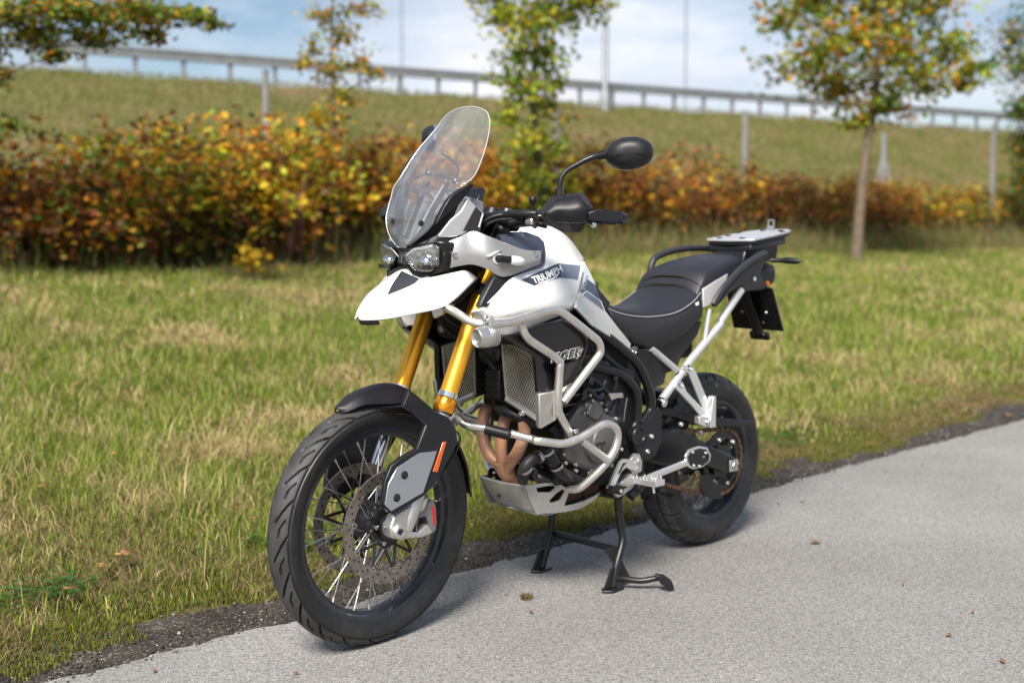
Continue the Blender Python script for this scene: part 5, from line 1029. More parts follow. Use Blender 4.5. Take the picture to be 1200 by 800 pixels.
# subframe and pillion peg hangers
t_ = tube('subframe_tube', QS('H', (470,452,0.128), (560,330,0.134), (640,215,0.138), (820,0,0.136))+QS('E', (720,682,0.135), (842,500,0.128)), 0.0145, 'subframe_alu', bike, n=14, mirror=True)
tube('subframe_brace', QS('H', (412,138,0.133), (565,268,0.136)), 0.0115, 'subframe_alu', bike, n=12, mirror=True)
tube('subframe_strut', QS('E', (628,800,0.137), (656,610,0.142)), 0.009, 'subframe_alu', bike, n=12, mirror=True)
V, F = lathe([(0,0.016),(0.008,0.016),(0.010,0.013),(0.016,0.012),(0.018,0.008),(0.018,-0.012)], Q('H', 478, 455, 0.135), (0,1,0), 18); mk('subframe_bolt', V, F, 'chrome', bike)
hg1 = QS('H', (600,255,0.152), (640,232,0.152), (668,250,0.154), (690,300,0.158), (765,480,0.172), (760,535,0.178), (735,540,0.176), (715,470,0.168), (640,290,0.155))
hg2 = QS('H', (552,365,0.150), (575,333,0.150), (608,345,0.152), (625,390,0.156), (735,510,0.176), (742,548,0.180), (705,528,0.172), (590,405,0.154))
hgr = plate('peg_hanger', hg1, 0.014, 'bright_alu', bike, 0.004, mirror=True); plate('hanger_arm', hg2, 0.014, 'bright_alu', hgr, 0.004)
plate('hanger_foot', QS('H', (698,542,0.182), (740,535,0.186), (775,545,0.19), (775,590,0.19), (740,602,0.186), (697,585,0.182)), 0.022, 'bright_alu', hgr, 0.003)
peg2 = plate('pillion_peg', QS('H', (780,425,0.196), (798,418,0.196), (796,600,0.196), (765,608,0.196), (768,540,0.196)), 0.026, 'bright_alu', bike, 0.003, mirror=True)
V, F = lathe([(0.004,0.002),(0.008,0.002),(0.0095,0.0),(0.0095,-0.006)], Q('H', 752, 574, 0.193), (0,1,0), 14); mk('peg_pivot', V, F, 'chrome', hgr)
for u, v in ((590,352), (640,255)):
    V, F = lathe([(0.004,-0.002),(0.0075,0.003),(0.0105,0.003),(0.012,-0.002),(0.012,-0.01)], Q('H', u, v, 0.154), (0,1,0), 14, closed=False); mk('hanger_bolt', V, F, 'chrome', hgr)

# ------------------------------------------------------------------ swingarm, chain guard, rear mudguard
swp = QS('K', (470,300,0.118), (500,200,0.118), (585,128,0.122), (690,106,0.128), (742,130,0.132), (802,182,0.136), (900,222,0.138), (992,264,0.14), (1030,298,0.14), (1032,368,0.14), (960,366,0.14), (840,326,0.138), (760,332,0.136), (660,335,0.13), (560,322,0.124))
swa = plate('swingarm', swp, 0.045, 'black_satin', bike, 0.010)
V, F = ext([Vector((p.x, -p.y, p.z)) for p in swp], (0, 0.045, 0)); mk('swingarm', V, F, 'black_satin', bike, bevel=0.010, fix=True)
V, F = box((0.42,0,0.43), (0.10,0.24,0.09)); mk('swingarm_bridge', V, F, 'black_satin', swa, bevel=0.02)
ab = Q('K', 995, 325, 0.143); V, F = box(ab+Vector((0,0.002,0)), (0.05,0.006,0.042)); mk('axle_adjuster', V, F, 'cast_alu', bike, bevel=0.002)
V, F = lathe([(0.006,0.010),(0.012,0.010),(0.014,0.006),(0.017,0.004),(0.017,-0.02)], ab, (0,1,0), 6); mk('axle_nut', V, F, 'steel', bike)
cg = QS('H', (470,485,0.108), (560,492,0.110), (690,535,0.116), (860,552,0.120), (1018,566,0.124), (1022,584,0.124), (930,600,0.122), (690,592,0.116), (560,545,0.11), (475,535,0.108))
cgo = plate('chain_guard', cg, 0.035, 'black_plastic', bike, 0.004)
for u, v in ((587,584), (702,632)):
    bolt(Q('H', u, v, 0.128), (0,1,0), 0.0085, 0.008, 'cast_alu', bike)
plate('lower_chain_guard', QS('K', (810,385,0.112), (850,370,0.112), (905,440,0.112), (938,520,0.112), (880,525,0.112), (820,495,0.112), (800,440,0.112)), 0.006, 'black_plastic', bike, 0.002)
plate('hugger', QS('H', (440,470,0.07), (480,400,0.07), (560,380,0.07), (600,400,0.07), (560,440,0.07), (520,500,0.07)), 0.14, 'black_plastic', bike, 0.02)
# shock
V, F = [], []
sh = [Vector((0.50, -0.02, 0.42)), Vector((0.46, -0.02, 0.76))]
mk('shock_body', *sweep(sh, 0.026, 14), 'steel', bike)
tube('shock_spring', [sh[0].lerp(sh[1], 0.15+0.7*k/80)+Vector((math.cos(k*0.55)*0.036, math.sin(k*0.55)*0.036, 0)) for k in range(81)], 0.006, 'black_satin', bike, n=6)

# ------------------------------------------------------------------ engine
V, F = join([box((0.76,0,0.50), (0.34,0.26,0.26)), box((0.66,0,0.56), (0.26,0.28,0.22)), box((0.92,0,0.70), (0.18,0.26,0.26), Matrix.Rotation(R(18), 3, 'Y')), box((0.74,0,0.74), (0.34,0.26,0.20))])
eng = mk('engine', V, F, 'engine_black', bike, bevel=0.018)
side_c = QS('G', (612,300,0.175), (640,180,0.178), (690,110,0.18), (745,45,0.178), (800,28,0.178), (835,60,0.18), (850,110,0.185), (905,140,0.19), (945,200,0.195), (952,300,0.195), (930,380,0.195), (880,440,0.19), (800,470,0.188), (700,440,0.185), (625,400,0.18))
ec = plate('clutch_cover', side_c, 0.05, 'engine_grey', eng, 0.012)
rc = Q('G', 822, 290, 0.2); V, F = lathe([(0,0.016),(0.045,0.016),(0.050,0.013),(0.052,0.008),(0.060,0.006),(0.066,0.0),(0.066,-0.02)], rc, (0,1,0), 36); mk('generator_cap', V, F, 'engine_grey', eng)
for a, b in (((795,300),(845,290)), ((822,296),(828,335)), ((795,300),(800,318)), ((845,290),(840,308))):
    V, F = sweep([Q('G', *a, 0.2165), Q('G', *b, 0.2165)], 0.0022, 6); mk('engine_emblem', V, F, 'black_gloss', eng)
V, F = ext(QS('G', (740,130,0.185), (770,60,0.185), (800,45,0.185), (825,70,0.185), (840,120,0.19), (800,170,0.192)), (0,-0.03,0)); mk('cover_rib', V, F, 'engine_grey', eng, bevel=0.006, fix=True)
for u, v in ((662,215),(768,45),(845,100),(905,150),(938,330),(880,425),(760,455),(670,420),(600,360),(610,410),(745,470),(672,455),(740,115)):
    bolt(Q('G', u, v, 0.186), (0,1,0), 0.0062, 0.007, 'cast_alu' if (u+v) % 3 else 'steel', eng, 'cover_bolt')
# hoses, water pump and dark pipework in front of the engine
tube('coolant_hose', QS('G', (360,520,0.12), (375,440,0.14), (420,390,0.15), (490,360,0.16), (540,330,0.16)), 0.018, 'engine_black', bike, cm=6, n=12)
V, F = lathe([(0.018,-0.006),(0.0215,-0.006),(0.0215,0.006),(0.018,0.006)], Q('G', 455, 375, 0.155), (-0.75,0.1,0.35), 16, closed=True); mk('hose_clamp', V, F, 'steel', bike)
tube('water_pipe', QS('G', (500,320,0.17), (540,400,0.172), (590,460,0.172), (700,520,0.165)), 0.02, 'black_satin', bike, cm=6, n=12)
tube('lower_hose', QS('G', (520,200,0.14), (560,260,0.15), (530,360,0.16), (540,420,0.16)), 0.016, 'black_plastic', bike, cm=6, n=12)
V, F = ext(QS('G', (430,440,0.12), (500,400,0.12), (560,470,0.12), (540,540,0.12), (440,520,0.12)), (0,-0.10,0)); mk('oil_filter', V, F, 'black_gloss', bike, bevel=0.014, fix=True)
V, F = ext(QS('G', (600,400,0.16), (720,500,0.155), (690,560,0.14), (560,500,0.14)), (0,-0.2,0)); mk('sump', V, F, 'engine_black', eng, bevel=0.012, fix=True)
for u, v in ((608,412),(672,456),(745,470)): bolt(Q('G', u, v, 0.178), (0,1,0), 0.006, 0.008, 'steel', eng, 'sump_bolt')
V, F = ext(QS('G', (600,600,0.10), (640,570,0.11), (720,540,0.115), (800,515,0.115), (830,560,0.11), (790,600,0.1), (700,640,0.1), (600,655,0.10)), (0,-0.16,0)); mk('exhaust_collector', V, F, 'rust_dark', bike, bevel=0.02, fix=True)
# header pipes
hd = [([(150,100,-0.105),(128,200,-0.10),(135,290,-0.085),(175,370,-0.06),(240,440,-0.02)], 0.0195), ([(272,140,0.0),(245,240,0.0),(238,330,-0.002),(246,420,-0.002)], 0.0195), ([(385,150,0.105),(372,250,0.10),(335,345,0.075),(290,410,0.035),(268,450,0.012)], 0.0195)]
for pts, r_ in hd:
    hp = tube('header_pipe', [Vector((0.93, pts[0][2], 0.60))]+QS('G', *pts), r_, 'header_rust', bike, cm=8, n=14)
tube('header_merge', QS('G', (244,400,0.0), (262,450,0.0), (300,500,0.0), (345,560,0.0), (420,620,0.0)), [0.028,0.030,0.026,0.025,0.025], 'header_rust', bike, cm=6, n=16)
V, F = ext([Vector((1.0,0.14,0.585)), Vector((1.0,-0.13,0.585)), Vector((1.0,-0.13,0.655)), Vector((1.0,0.14,0.655))], (-0.07,0,0)); mk('cylinder_head_ports', V, F, 'engine_black', eng, bevel=0.01, fix=True)

# ------------------------------------------------------------------ skid plate
def skx(k, u, v, y): return Q(k, u, v, y)
fr0 = [skx('G',372,542,0.10), skx('G',400,612,0.095), skx('G',442,708,0.085)]
cen = [skx('G',250,520,0.0), skx('G',255,590,0.0), skx('G',290,668,0.0)]
mid = [skx('G',318,534,0.06), skx('G',330,600,0.058), skx('G',368,695,0.052)]
halfs = [cen, mid, fr0]
rows = [[Vector((p.x, -p.y, p.z)) for p in r] for r in (fr0, mid)]+halfs
sk = shell('skid_plate', rows, 'skid_alu', bike, 0.004, 4, 4, sharp=50)
belly = [[Vector((fr0[2].x, -fr0[2].y, fr0[2].z)), cen[2], fr0[2]], [Vector((0.90,-0.10,0.282)), Vector((0.90,0,0.272)), Vector((0.90,0.10,0.282))], [Vector((0.70,-0.115,0.315)), Vector((0.70,0,0.30)), Vector((0.70,0.115,0.315))]]
shell('skid_floor', belly, 'skid_alu', sk, 0.004, 4, 4, sharp=50)
def ring_plate(name, outer, holes, th, m, parent):
    """plate with openings: bridge fill by bmesh triangulation"""
    bm = bmesh.new(); edges = []
    for loop in [outer]+holes:
        vs_ = [bm.verts.new(p) for p in loop]
        for i in range(len(vs_)): edges.append(bm.edges.new((vs_[i], vs_[(i+1) % len(vs_)])))
    bmesh.ops.triangle_fill(bm, use_beauty=True, use_dissolve=False, edges=edges)
    bmesh.ops.recalc_face_normals(bm, faces=bm.faces); me = bpy.data.meshes.new(name); bm.to_mesh(me); bm.free(); me.materials.append(MATS[m])
    o = bpy.data.objects.new(name, me); COL.objects.link(o); md = o.modifiers.new('s', 'SOLIDIFY'); md.thickness = th; md.offset = 0; o.parent = parent; return o
def sky_(u): return 0.10+0.02*min(1, max(0, (u-372)/300))
so = [(372,542),(450,532),(520,524),(575,532),(620,560),(632,580),(610,640),(604,662),(660,650),(720,632),(775,605),(815,580),(790,620),(745,650),(690,680),(600,698),(500,706),(440,710),(400,630)]
h1 = [(440,556),(500,545),(545,543),(550,556),(520,582),(445,582)]; h2 = [(515,630),(560,585),(595,562),(605,575),(580,625),(545,640),(520,642)]
ring_plate('skid_side', [Q('G',u,v,sky_(u)) for u, v in so], [[Q('G',u,v,sky_(u)) for u, v in h] for h in (h1, h2)], 0.005, 'skid_alu', sk)
ring_plate('skid_side', [Vector((p.x,-p.y,p.z)) for p in [Q('G',u,v,sky_(u)) for u, v in so]], [[Vector((p.x,-p.y,p.z)) for p in [Q('G',u,v,sky_(u)) for u, v in h]] for h in (h1, h2)], 0.005, 'skid_alu', sk)
upo = [(158,500),(162,455),(176,438),(222,448),(243,468),(236,530),(190,520)]; uh = [(180,498),(186,460),(205,462),(202,505)]
ring_plate('skid_bracket', [Q('G',u,v,-0.09) for u, v in upo], [[Q('G',u,v,-0.09) for u, v in uh]], 0.004, 'black_satin', sk)
for u, v in ((272,560),(230,600)): V, F = lathe([(0,0.003),(0.006,0.003),(0.007,-0.002)], Q('G', u, v, 0.0)+Vector((0.005,0,0)), (1,0,0.1), 10); mk('skid_bolt', V, F, 'void_black', sk)

# ------------------------------------------------------------------ radiators with honeycomb guards
def honey(name, quad, parent, pitch=0.0092, wire=0.0013):
    a, b, c, d_ = quad; w_ = ((b-a).length+(c-d_).length)/2; h_ = ((d_-a).length+(c-b).length)/2; V, F = [], []
    def at(s, t): return (a*(1-s)+b*s)*(1-t)+(d_*(1-s)+c*s)*t
    ny = int(h_/(pitch*0.866)); nx = int(w_/pitch); nrm = (b-a).cross(d_-a).normalized()
    for j in range(ny):
        for i in range(nx):
            s0 = (i+0.5+(0.5 if j % 2 else 0))*pitch; t0_ = (j+0.5)*pitch*0.866
            if s0 > w_-pitch*0.4: continue
            o = len(V)
            for rr in (pitch*0.578, pitch*0.578-wire):
                for k in range(6):
                    an = math.pi/6+k*math.pi/3; V.append(at((s0+math.cos(an)*rr)/w_, (t0_+math.sin(an)*rr)/h_))
            for k in range(6): F.append((o+k, o+(k+1) % 6, o+6+(k+1) % 6, o+6+k))
    m_ = mk(name, V, F, 'guard_mesh', parent, smooth=False); m_['kind'] = 'stuff'; return m_
radq = [Q('F',640,140,0.062), Q('F',835,238,0.205), Q('F',862,612,0.205), Q('F',668,486,0.070)]
for sd in (1, -1):
    q4 = [Vector((p.x, sd*p.y, p.z)) for p in radq]; q_ = q4 if sd > 0 else [q4[1], q4[0], q4[3], q4[2]]
    V, F = ext([p-Vector((0.012,0,0)) for p in q_], (-0.045, 0, 0)); rad = mk('radiator', V, F, 'rad_core', bike, fix=True)
    honey('radiator_guard', q_, rad)
    for i, (r_, e) in enumerate(((0.0055,0), (0.004,1), (0.009,2), (0.004,3))):
        p0, p1 = q_[e], q_[(e+1) % 4]; V, F = sweep([p0, p1], r_, 8); mk('radiator_frame', V, F, 'rad_frame' if e != 2 else 'cast_alu', rad)
    V, F = ext([q4[1]+Vector((-0.006,0.004*sd,0)), q4[2]+Vector((-0.006,0.004*sd,0)), q4[2]+Vector((-0.05,0.012*sd,0)), q4[1]+Vector((-0.05,0.012*sd,0))], (0,-0.02*sd,0)); mk('radiator_tank', V, F, 'black_satin', rad, fix=True, bevel=0.004)
    c = (q4[2]+q4[3])/2+Vector((0,0,-0.012)); bolt(c, (1,0,0), 0.008, 0.012, 'cast_alu', rad)
for u, v, y_ in ((290,75,-0.12),): bolt(Q('F', u, v, y_), (1,0,0), 0.012, 0.008, 'rad_frame', bike)
# dark centre: hoses, horn and boxes between the radiators
V, F = ext([Vector((1.085,0.055,0.86)), Vector((1.085,-0.045,0.86)), Vector((1.055,-0.025,0.625)), Vector((1.055,0.055,0.625))], (-0.06,0,0)); mk('centre_shroud', V, F, 'engine_black', bike, bevel=0.01, fix=True)
V, F = lathe([(0,0.012),(0.03,0.012),(0.040,0.006),(0.042,0.0),(0.042,-0.03),(0.02,-0.05)], Vector((1.10,0.012,0.80)), (1,0.2,0.1), 24); mk('horn', V, F, 'black_satin', bike)
V, F = box((1.085,0.018,0.70), (0.03,0.06,0.09)); mk('regulator', V, F, 'black_plastic', bike, bevel=0.006)
for k in range(5):
    V, F = box((1.102,0.018,0.668+k*0.016), (0.008,0.056,0.004)); mk('regulator_fin', V, F, 'black_plastic', bike)
tube('radiator_hose', [Vector((1.03,-0.03,0.63)), Vector((1.055,0.0,0.625)), Vector((1.07,0.04,0.618)), Vector((1.06,0.09,0.605)), Vector((1.02,0.14,0.58))], 0.017, 'black_plastic', bike, cm=6, n=12)
V, F = box((1.20,0,0.945), (0.13,0.20,0.08)); mk('airbox_front', V, F, 'void_black', bike, bevel=0.02)
V, F = box((1.05,0,0.90), (0.20,0.40,0.14)); mk('airbox', V, F, 'void_black', bike, bevel=0.03)
for pts in ([(430,330,0.02),(420,440,0.02),(395,520,0.03)], [(470,390,0.05),(440,450,0.04),(425,530,0.02)], [(590,470,0.0),(530,545,-0.02),(480,560,-0.04)]):
    tube('wire_loom', [q+Vector((0.05,0,0)) for q in QS('F', *pts)], 0.003, 'stone_grey', bike, cm=6, n=6)
for pts in ([(1.25,0.05,1.0),(1.24,0.03,0.9),(1.17,0.03,0.82),(1.12,0.05,0.75)], [(1.26,-0.04,1.0),(1.25,-0.05,0.9),(1.18,-0.06,0.85),(1.10,-0.07,0.80)], [(1.30,0.0,1.02),(1.30,0.02,0.93),(1.24,0.05,0.88),(1.15,0.08,0.86)]):
    tube('control_cable', pts, 0.006, 'black_plastic', bike, cm=6, n=8)

# ------------------------------------------------------------------ black side shroud with lettering
SHP = [(640,120,0.226),(740,100,0.242),(860,60,0.256),(1000,18,0.262),(1090,62,0.258),(1150,128,0.250),(1140,200,0.250),(1095,330,0.245),(1062,398,0.243),(1000,412,0.250),(950,440,0.252),(858,455,0.232),(842,240,0.228),(800,205,0.226)]
shr = plate('side_shroud', QS('F', *SHP), 0.02, 'black_gloss', bike, 0.006, mirror=True)
plate('shroud_crease', QS('F', (952,305,0.264), (1108,250,0.253), (1062,395,0.2475), (962,420,0.2555)), 0.004, 'black_plastic', shr, 0.002)
lowp = plate('shroud_foot', QS('F', (858,456,0.236), (945,442,0.256), (1000,414,0.256), (1060,390,0.250), (1040,430,0.250), (985,560,0.250), (958,612,0.246), (872,662,0.232), (862,640,0.232)), 0.016, 'cast_alu', bike, 0.003, mirror=True)
V, F = ext(QS('F', (945,442,0.2575), (948,612,0.2475), (956,608,0.2475), (953,440,0.2575)), (0,-0.004,0)); mk('foot_edge', V, F, 'bright_alu', lowp, fix=True)
shb = bvh_of(shr)
lettering('TIGER', (912,277), (194,-48), (14,-52), shb, 'decal_white', 'shroud_lettering', shr, 0.006, offset=0.055, crop='F')
lettering('TIGER', (914,275), (190,-47), (13,-49), shb, 'black_gloss', 'shroud_lettering_inner', shr, 0.0070, offset=0.012, crop='F')

# ------------------------------------------------------------------ crash bars
BR = 0.0125
ub = [Vector((1.33,0.09,0.965)), *QS('B', (600,650,0.115), (660,672,0.17), (755,737,0.235), (850,746,0.262)), *QS('D', (40,490,0.266), (160,496,0.274), (420,415,0.288), (480,420,0.29), (600,510,0.292), (712,602,0.29), (722,665,0.286)), Q('F',1000,505,0.262)]
cb = tube('crash_bar', ub, BR, 'bar_steel', bike, fr=0.035, n=14, mirror=True)
tube('crash_bar_strut', [Q('D',250,492,0.27), *QS('D', (282,578,0.27), (440,682,0.27), (484,722,0.268)), *QS('F', (980,290,0.268), (968,480,0.262), (972,565,0.255), (1040,690,0.235)), *QS('G', (632,250,0.205))], BR*0.96, 'bar_steel', bike, fr=0.028, n=14, mirror=True)
lb = [Vector((1.225,0,0.612)), *QS('F', (420,640,0.035), (540,656,0.07), (700,690,0.135), (850,730,0.19)), *QS('G', (420,278,0.215), (605,302,0.252), (685,272,0.262), (858,168,0.282), (925,222,0.285), (912,320,0.28), (832,440,0.26), (690,568,0.20), (625,562,0.15))]
tube('lower_crash_bar', lb, BR, 'bar_steel', bike, fr=0.035, n=14, mirror=True)
tube('crash_bar_brace', QS('G', (708,280,0.262), (862,398,0.272)), BR*0.95, 'bar_steel', bike, n=14, mirror=True)
tube('bar_sleeve', QS('G', (148,212,0.082), (285,246,0.148)), BR*1.35, 'black_plastic', bike, n=14)
bolt(Q('F', 1062, 672, 0.25), (0,1,0), 0.009, 0.012, 'chrome', bike)
V, F = ext([*QS('B', (520,660,0.09), (600,640,0.11), (600,690,0.11), (540,720,0.09))], (-0.03,-0.02,0)); mk('bar_bracket', V, F, 'cast_alu', bike, bevel=0.004, fix=True)
# auxiliary lamp hanging from the bar
fl = Q('F', 492, 132, 0.285); fd = Vector((0.99, -0.12, -0.10)).normalized(); fb = fl-fd*0.05
for sd in (1,):
    m3 = lambda v: Vector((v.x, sd*v.y, v.z))
    V, F = lathe([(0,-0.078),(0.014,-0.070),(0.022,-0.060),(0.029,-0.034),(0.030,-0.022),(0.026,-0.002),(0.026,0.0),(0.0235,0.001),(0.0225,-0.006)], fl, fd, 22); V = [m3(v) for v in V]; F = F if sd > 0 else [tuple(reversed(f)) for f in F]
    fo = mk('auxiliary_lamp', V, F, 'cast_alu', bike, bevel=0.002)
    for k in range(4):
        V, F = lathe([(0.022,-0.0018),(0.0312,-0.0018),(0.0312,0.0018),(0.022,0.0018)], fl-fd*(0.034+0.008*k), fd, 22, closed=True); mk('lamp_fin', [m3(v) for v in V], F, 'cast_alu', fo)
    V, F = lathe([(0,-0.003),(0.012,-0.003),(0.023,-0.005)], fl, fd, 24); mk('lamp_glass', [m3(v) for v in V], F, 'lens_clear', fo)
    V, F = lathe([(0,-0.012),(0.007,-0.013),(0.008,-0.026),(0.013,-0.022),(0.022,-0.007)], fl, fd, 24); mk('lamp_reflector', [m3(v) for v in V], F, 'steel', fo)
    top_ = Q('F', 540, 50, 0.268); V, F = sweep([m3(fb+Vector((0,0,0.02))), m3(fb+Vector((0,0,0.045))), m3(top_)], 0.009, 10); mk('lamp_bracket', V, F, 'cast_alu', fo)
    bolt(m3(top_+Vector((0.004,0.006,0.014))), (0,0,1), 0.009, 0.01, 'steel', fo)

# ------------------------------------------------------------------ frame tubes, side plate, hoses
tube('frame_tube', QS('H', (60,-10,0.165), (110,35,0.165), (250,150,0.163), (335,232,0.160), (395,360,0.152), (412,430,0.148)), 0.0165, 'black_satin', bike, cm=6, n=14, mirror=True)
tube('lower_frame_tube', QS('H', (60,240,0.16), (130,258,0.165), (240,292,0.166), (315,370,0.162), (335,450,0.158), (330,560,0.152), (312,610,0.15)), 0.0155, 'black_satin', bike, cm=6, n=14, mirror=True)
tube('frame_spar', QS('H', (412,420,0.148), (412,500,0.146), (370,560,0.145), (345,600,0.145)), 0.017, 'black_satin', bike, cm=6, n=12, mirror=True)
tube('clutch_cable', QS('H', (275,430,0.178), (262,500,0.178), (255,570,0.18)), 0.0025, 'engine_grey', bike, n=8)
plate('clutch_lever', QS('H', (170,405,0.185), (250,400,0.185), (255,430,0.185), (215,432,0.185), (185,445,0.185), (178,425,0.185)), 0.010, 'cast_alu', bike, 0.002)
fpl = QS('K', (402,150,0.172), (420,110,0.172), (470,85,0.170), (540,10,0.165), (560,-20,0.165), (582,20,0.168), (578,190,0.172), (545,270,0.174), (500,300,0.174), (452,288,0.174), (430,220,0.174))
fp_ = plate('frame_plate', fpl, 0.03, 'black_plastic', bike, 0.006, mirror=True)
V, F = lathe([(0,0.004),(0.022,0.004),(0.025,0.008),(0.030,0.008),(0.034,0.003),(0.034,-0.01)], Q('K', 440, 150, 0.174), (0,1,0), 28); mk('pivot_cap', V, F, 'black_satin', fp_)
for u, v in ((516,155), (492,243)): bolt(Q('K', u, v, 0.175), (0,1,0), 0.008, 0.006, 'cast_alu', fp_)
V, F = join([box((0.60,0,0.60), (0.22,0.24,0.30)), box((0.54,0,0.44), (0.12,0.26,0.22))]); mk('frame_core', V, F, 'engine_black', bike, bevel=0.02)
V, F = box((0.66,0,0.385), (0.24,0.22,0.11)); mk('gearbox_base', V, F, 'engine_black', eng, bevel=0.02)
V, F = ext(QS('H', (-20,180,0.15), (60,170,0.15), (180,200,0.15), (240,280,0.15), (310,330,0.14), (280,420,0.14), (120,400,0.15), (40,420,0.15)), (0,-0.06,0)); mk('injector_cover', V, F, 'engine_black', bike, bevel=0.012, fix=True)
for pts in ([(20,300,0.165),(90,330,0.168),(150,390,0.168),(190,420,0.165)], [(30,240,0.165),(100,220,0.168),(170,250,0.165),(210,330,0.165),(200,400,0.16)], [(10,420,0.185),(40,380,0.186),(80,410,0.185),(100,440,0.18)], [(130,170,0.165),(200,230,0.168),(260,270,0.165),(300,330,0.16)]):
    tube('engine_hose', QS('H', *pts), 0.007, 'black_plastic', bike, cm=6, n=8)
V, F = lathe([(0,0.006),(0.02,0.006),(0.026,0.0),(0.026,-0.02)], Q('H', 290, 300, 0.16), (0,1,0), 20); mk('brake_reservoir', V, F, 'black_plastic', bike)

# ------------------------------------------------------------------ foot peg, gear lever, side stand
pb = QS('K', (402,285,0.18), (425,255,0.18), (450,258,0.18), (466,300,0.18), (462,360,0.18), (440,372,0.18), (445,440,0.178), (345,505,0.178), (322,515,0.178), (300,490,0.178), (318,485,0.178), (415,430,0.178), (400,350,0.18), (380,322,0.18))
pbr = plate('peg_bracket', pb, 0.014, 'cast_alu', bike, 0.003)
for u, v in ((425,288), (415,335)): V, F = lathe([(0.004,0.003),(0.008,0.007),(0.0125,0.007),(0.0135,0.003),(0.0135,-0.004)], Q('K', u, v, 0.182), (0,1,0), 16); mk('bracket_bolt', V, F, 'bright_alu', pbr)
V, F = ext(QS('K', (342,425,0.205), (400,375,0.205), (440,395,0.205), (440,430,0.205), (385,452,0.205), (345,445,0.205)), (0,-0.03,0)); mk('peg_mount', V, F, 'cast_alu', pbr, bevel=0.004, fix=True)
p0 = Q('K', 440, 412, 0.205); pe = p0+Vector((0.0, 0.088, 0.004)); V, F = join([box((p0+pe)/2+Vector((0.020,0,0)), (0.006,0.09,0.02)), box((p0+pe)/2-Vector((0.020,0,0)), (0.006,0.09,0.02)), box(pe, (0.046,0.006,0.02)), box((p0+pe)/2, (0.04,0.006,0.014)), *[box(p0.lerp(pe, 0.12+0.15*k)+Vector((s_*0.020,0,0.013)), (0.006,0.006,0.008)) for k in range(6) for s_ in (-1, 1)]])
fpg = mk('foot_peg', V, F, 'bright_alu', bike, bevel=0.0015); V, F = sweep([pe+Vector((0.01,-0.02,-0.008)), pe+Vector((0.008,-0.016,-0.034))], 0.004, 8); mk('peg_feeler', V, F, 'bright_alu', fpg)
ring_plate('gear_lever', QS('K', (255,450,0.215), (272,430,0.215), (330,300,0.20), (350,286,0.20), (400,292,0.20), (418,312,0.20), (425,350,0.20), (395,352,0.2), (365,335,0.2), (340,360,0.205), (285,465,0.215), (260,470,0.215)), [QS('K', (315,370,0.207), (345,310,0.2), (372,308,0.2), (355,325,0.2), (325,380,0.207))], 0.008, 'bright_alu', bike)
g0 = Q('K', 268, 462, 0.213); V, F = sweep([g0, g0+Vector((0.0,0.05,0.0))], 0.0125, 14); gt = mk('lever_rubber', V, F, 'black_plastic', bike); V, F = lathe([(0,0.002),(0.006,0.002),(0.007,-0.002)], g0+Vector((0,0.05,0)), (0,1,0), 12); mk('lever_end', V, F, 'bright_alu', gt)
s0, s1 = Q('K', 500, 398, 0.19), Q('K', 810, 275, 0.20); V, F = sweep([s0, s0.lerp(s1, 0.5), s1], 0.0125, 8, flat=(1.0, 0.6)); ss = mk('side_stand', V, F, 'bright_alu', bike)
fo_ = QS('K', (722,305,0.205), (718,268,0.205), (742,232,0.205), (800,213,0.205), (845,220,0.205), (868,262,0.205), (862,302,0.205), (815,338,0.205), (765,348,0.205), (735,335,0.205)); plate('stand_foot', fo_, 0.010, 'bright_alu', ss, 0.003)
cfo = sum((Vector(p) for p in fo_), Vector())/len(fo_); plate('stand_foot_face', [cfo+(p-cfo)*0.82+Vector((0,0.004,0)) for p in fo_], 0.005, 'black_satin', ss, 0.001)
V, F = sweep([s0.lerp(s1, 0.8)+Vector((0,0.006,0)), s1+Vector((-0.005,0.006,0.002))], [0.007,0.009], 8, flat=(1,0.4)); mk('stand_foot_weld', V, F, 'bright_alu', ss)
for u, v in ((758,248),(835,252),(765,326),(798,330)): bolt(Q('K', u, v, 0.211), (0,1,0), 0.005, 0.004, 'cast_alu', ss)
V, F = sweep([Vector((0.62,0.17,0.30)), s0], [0.02,0.014], 10); mk('stand_pivot', V, F, 'black_satin', ss)

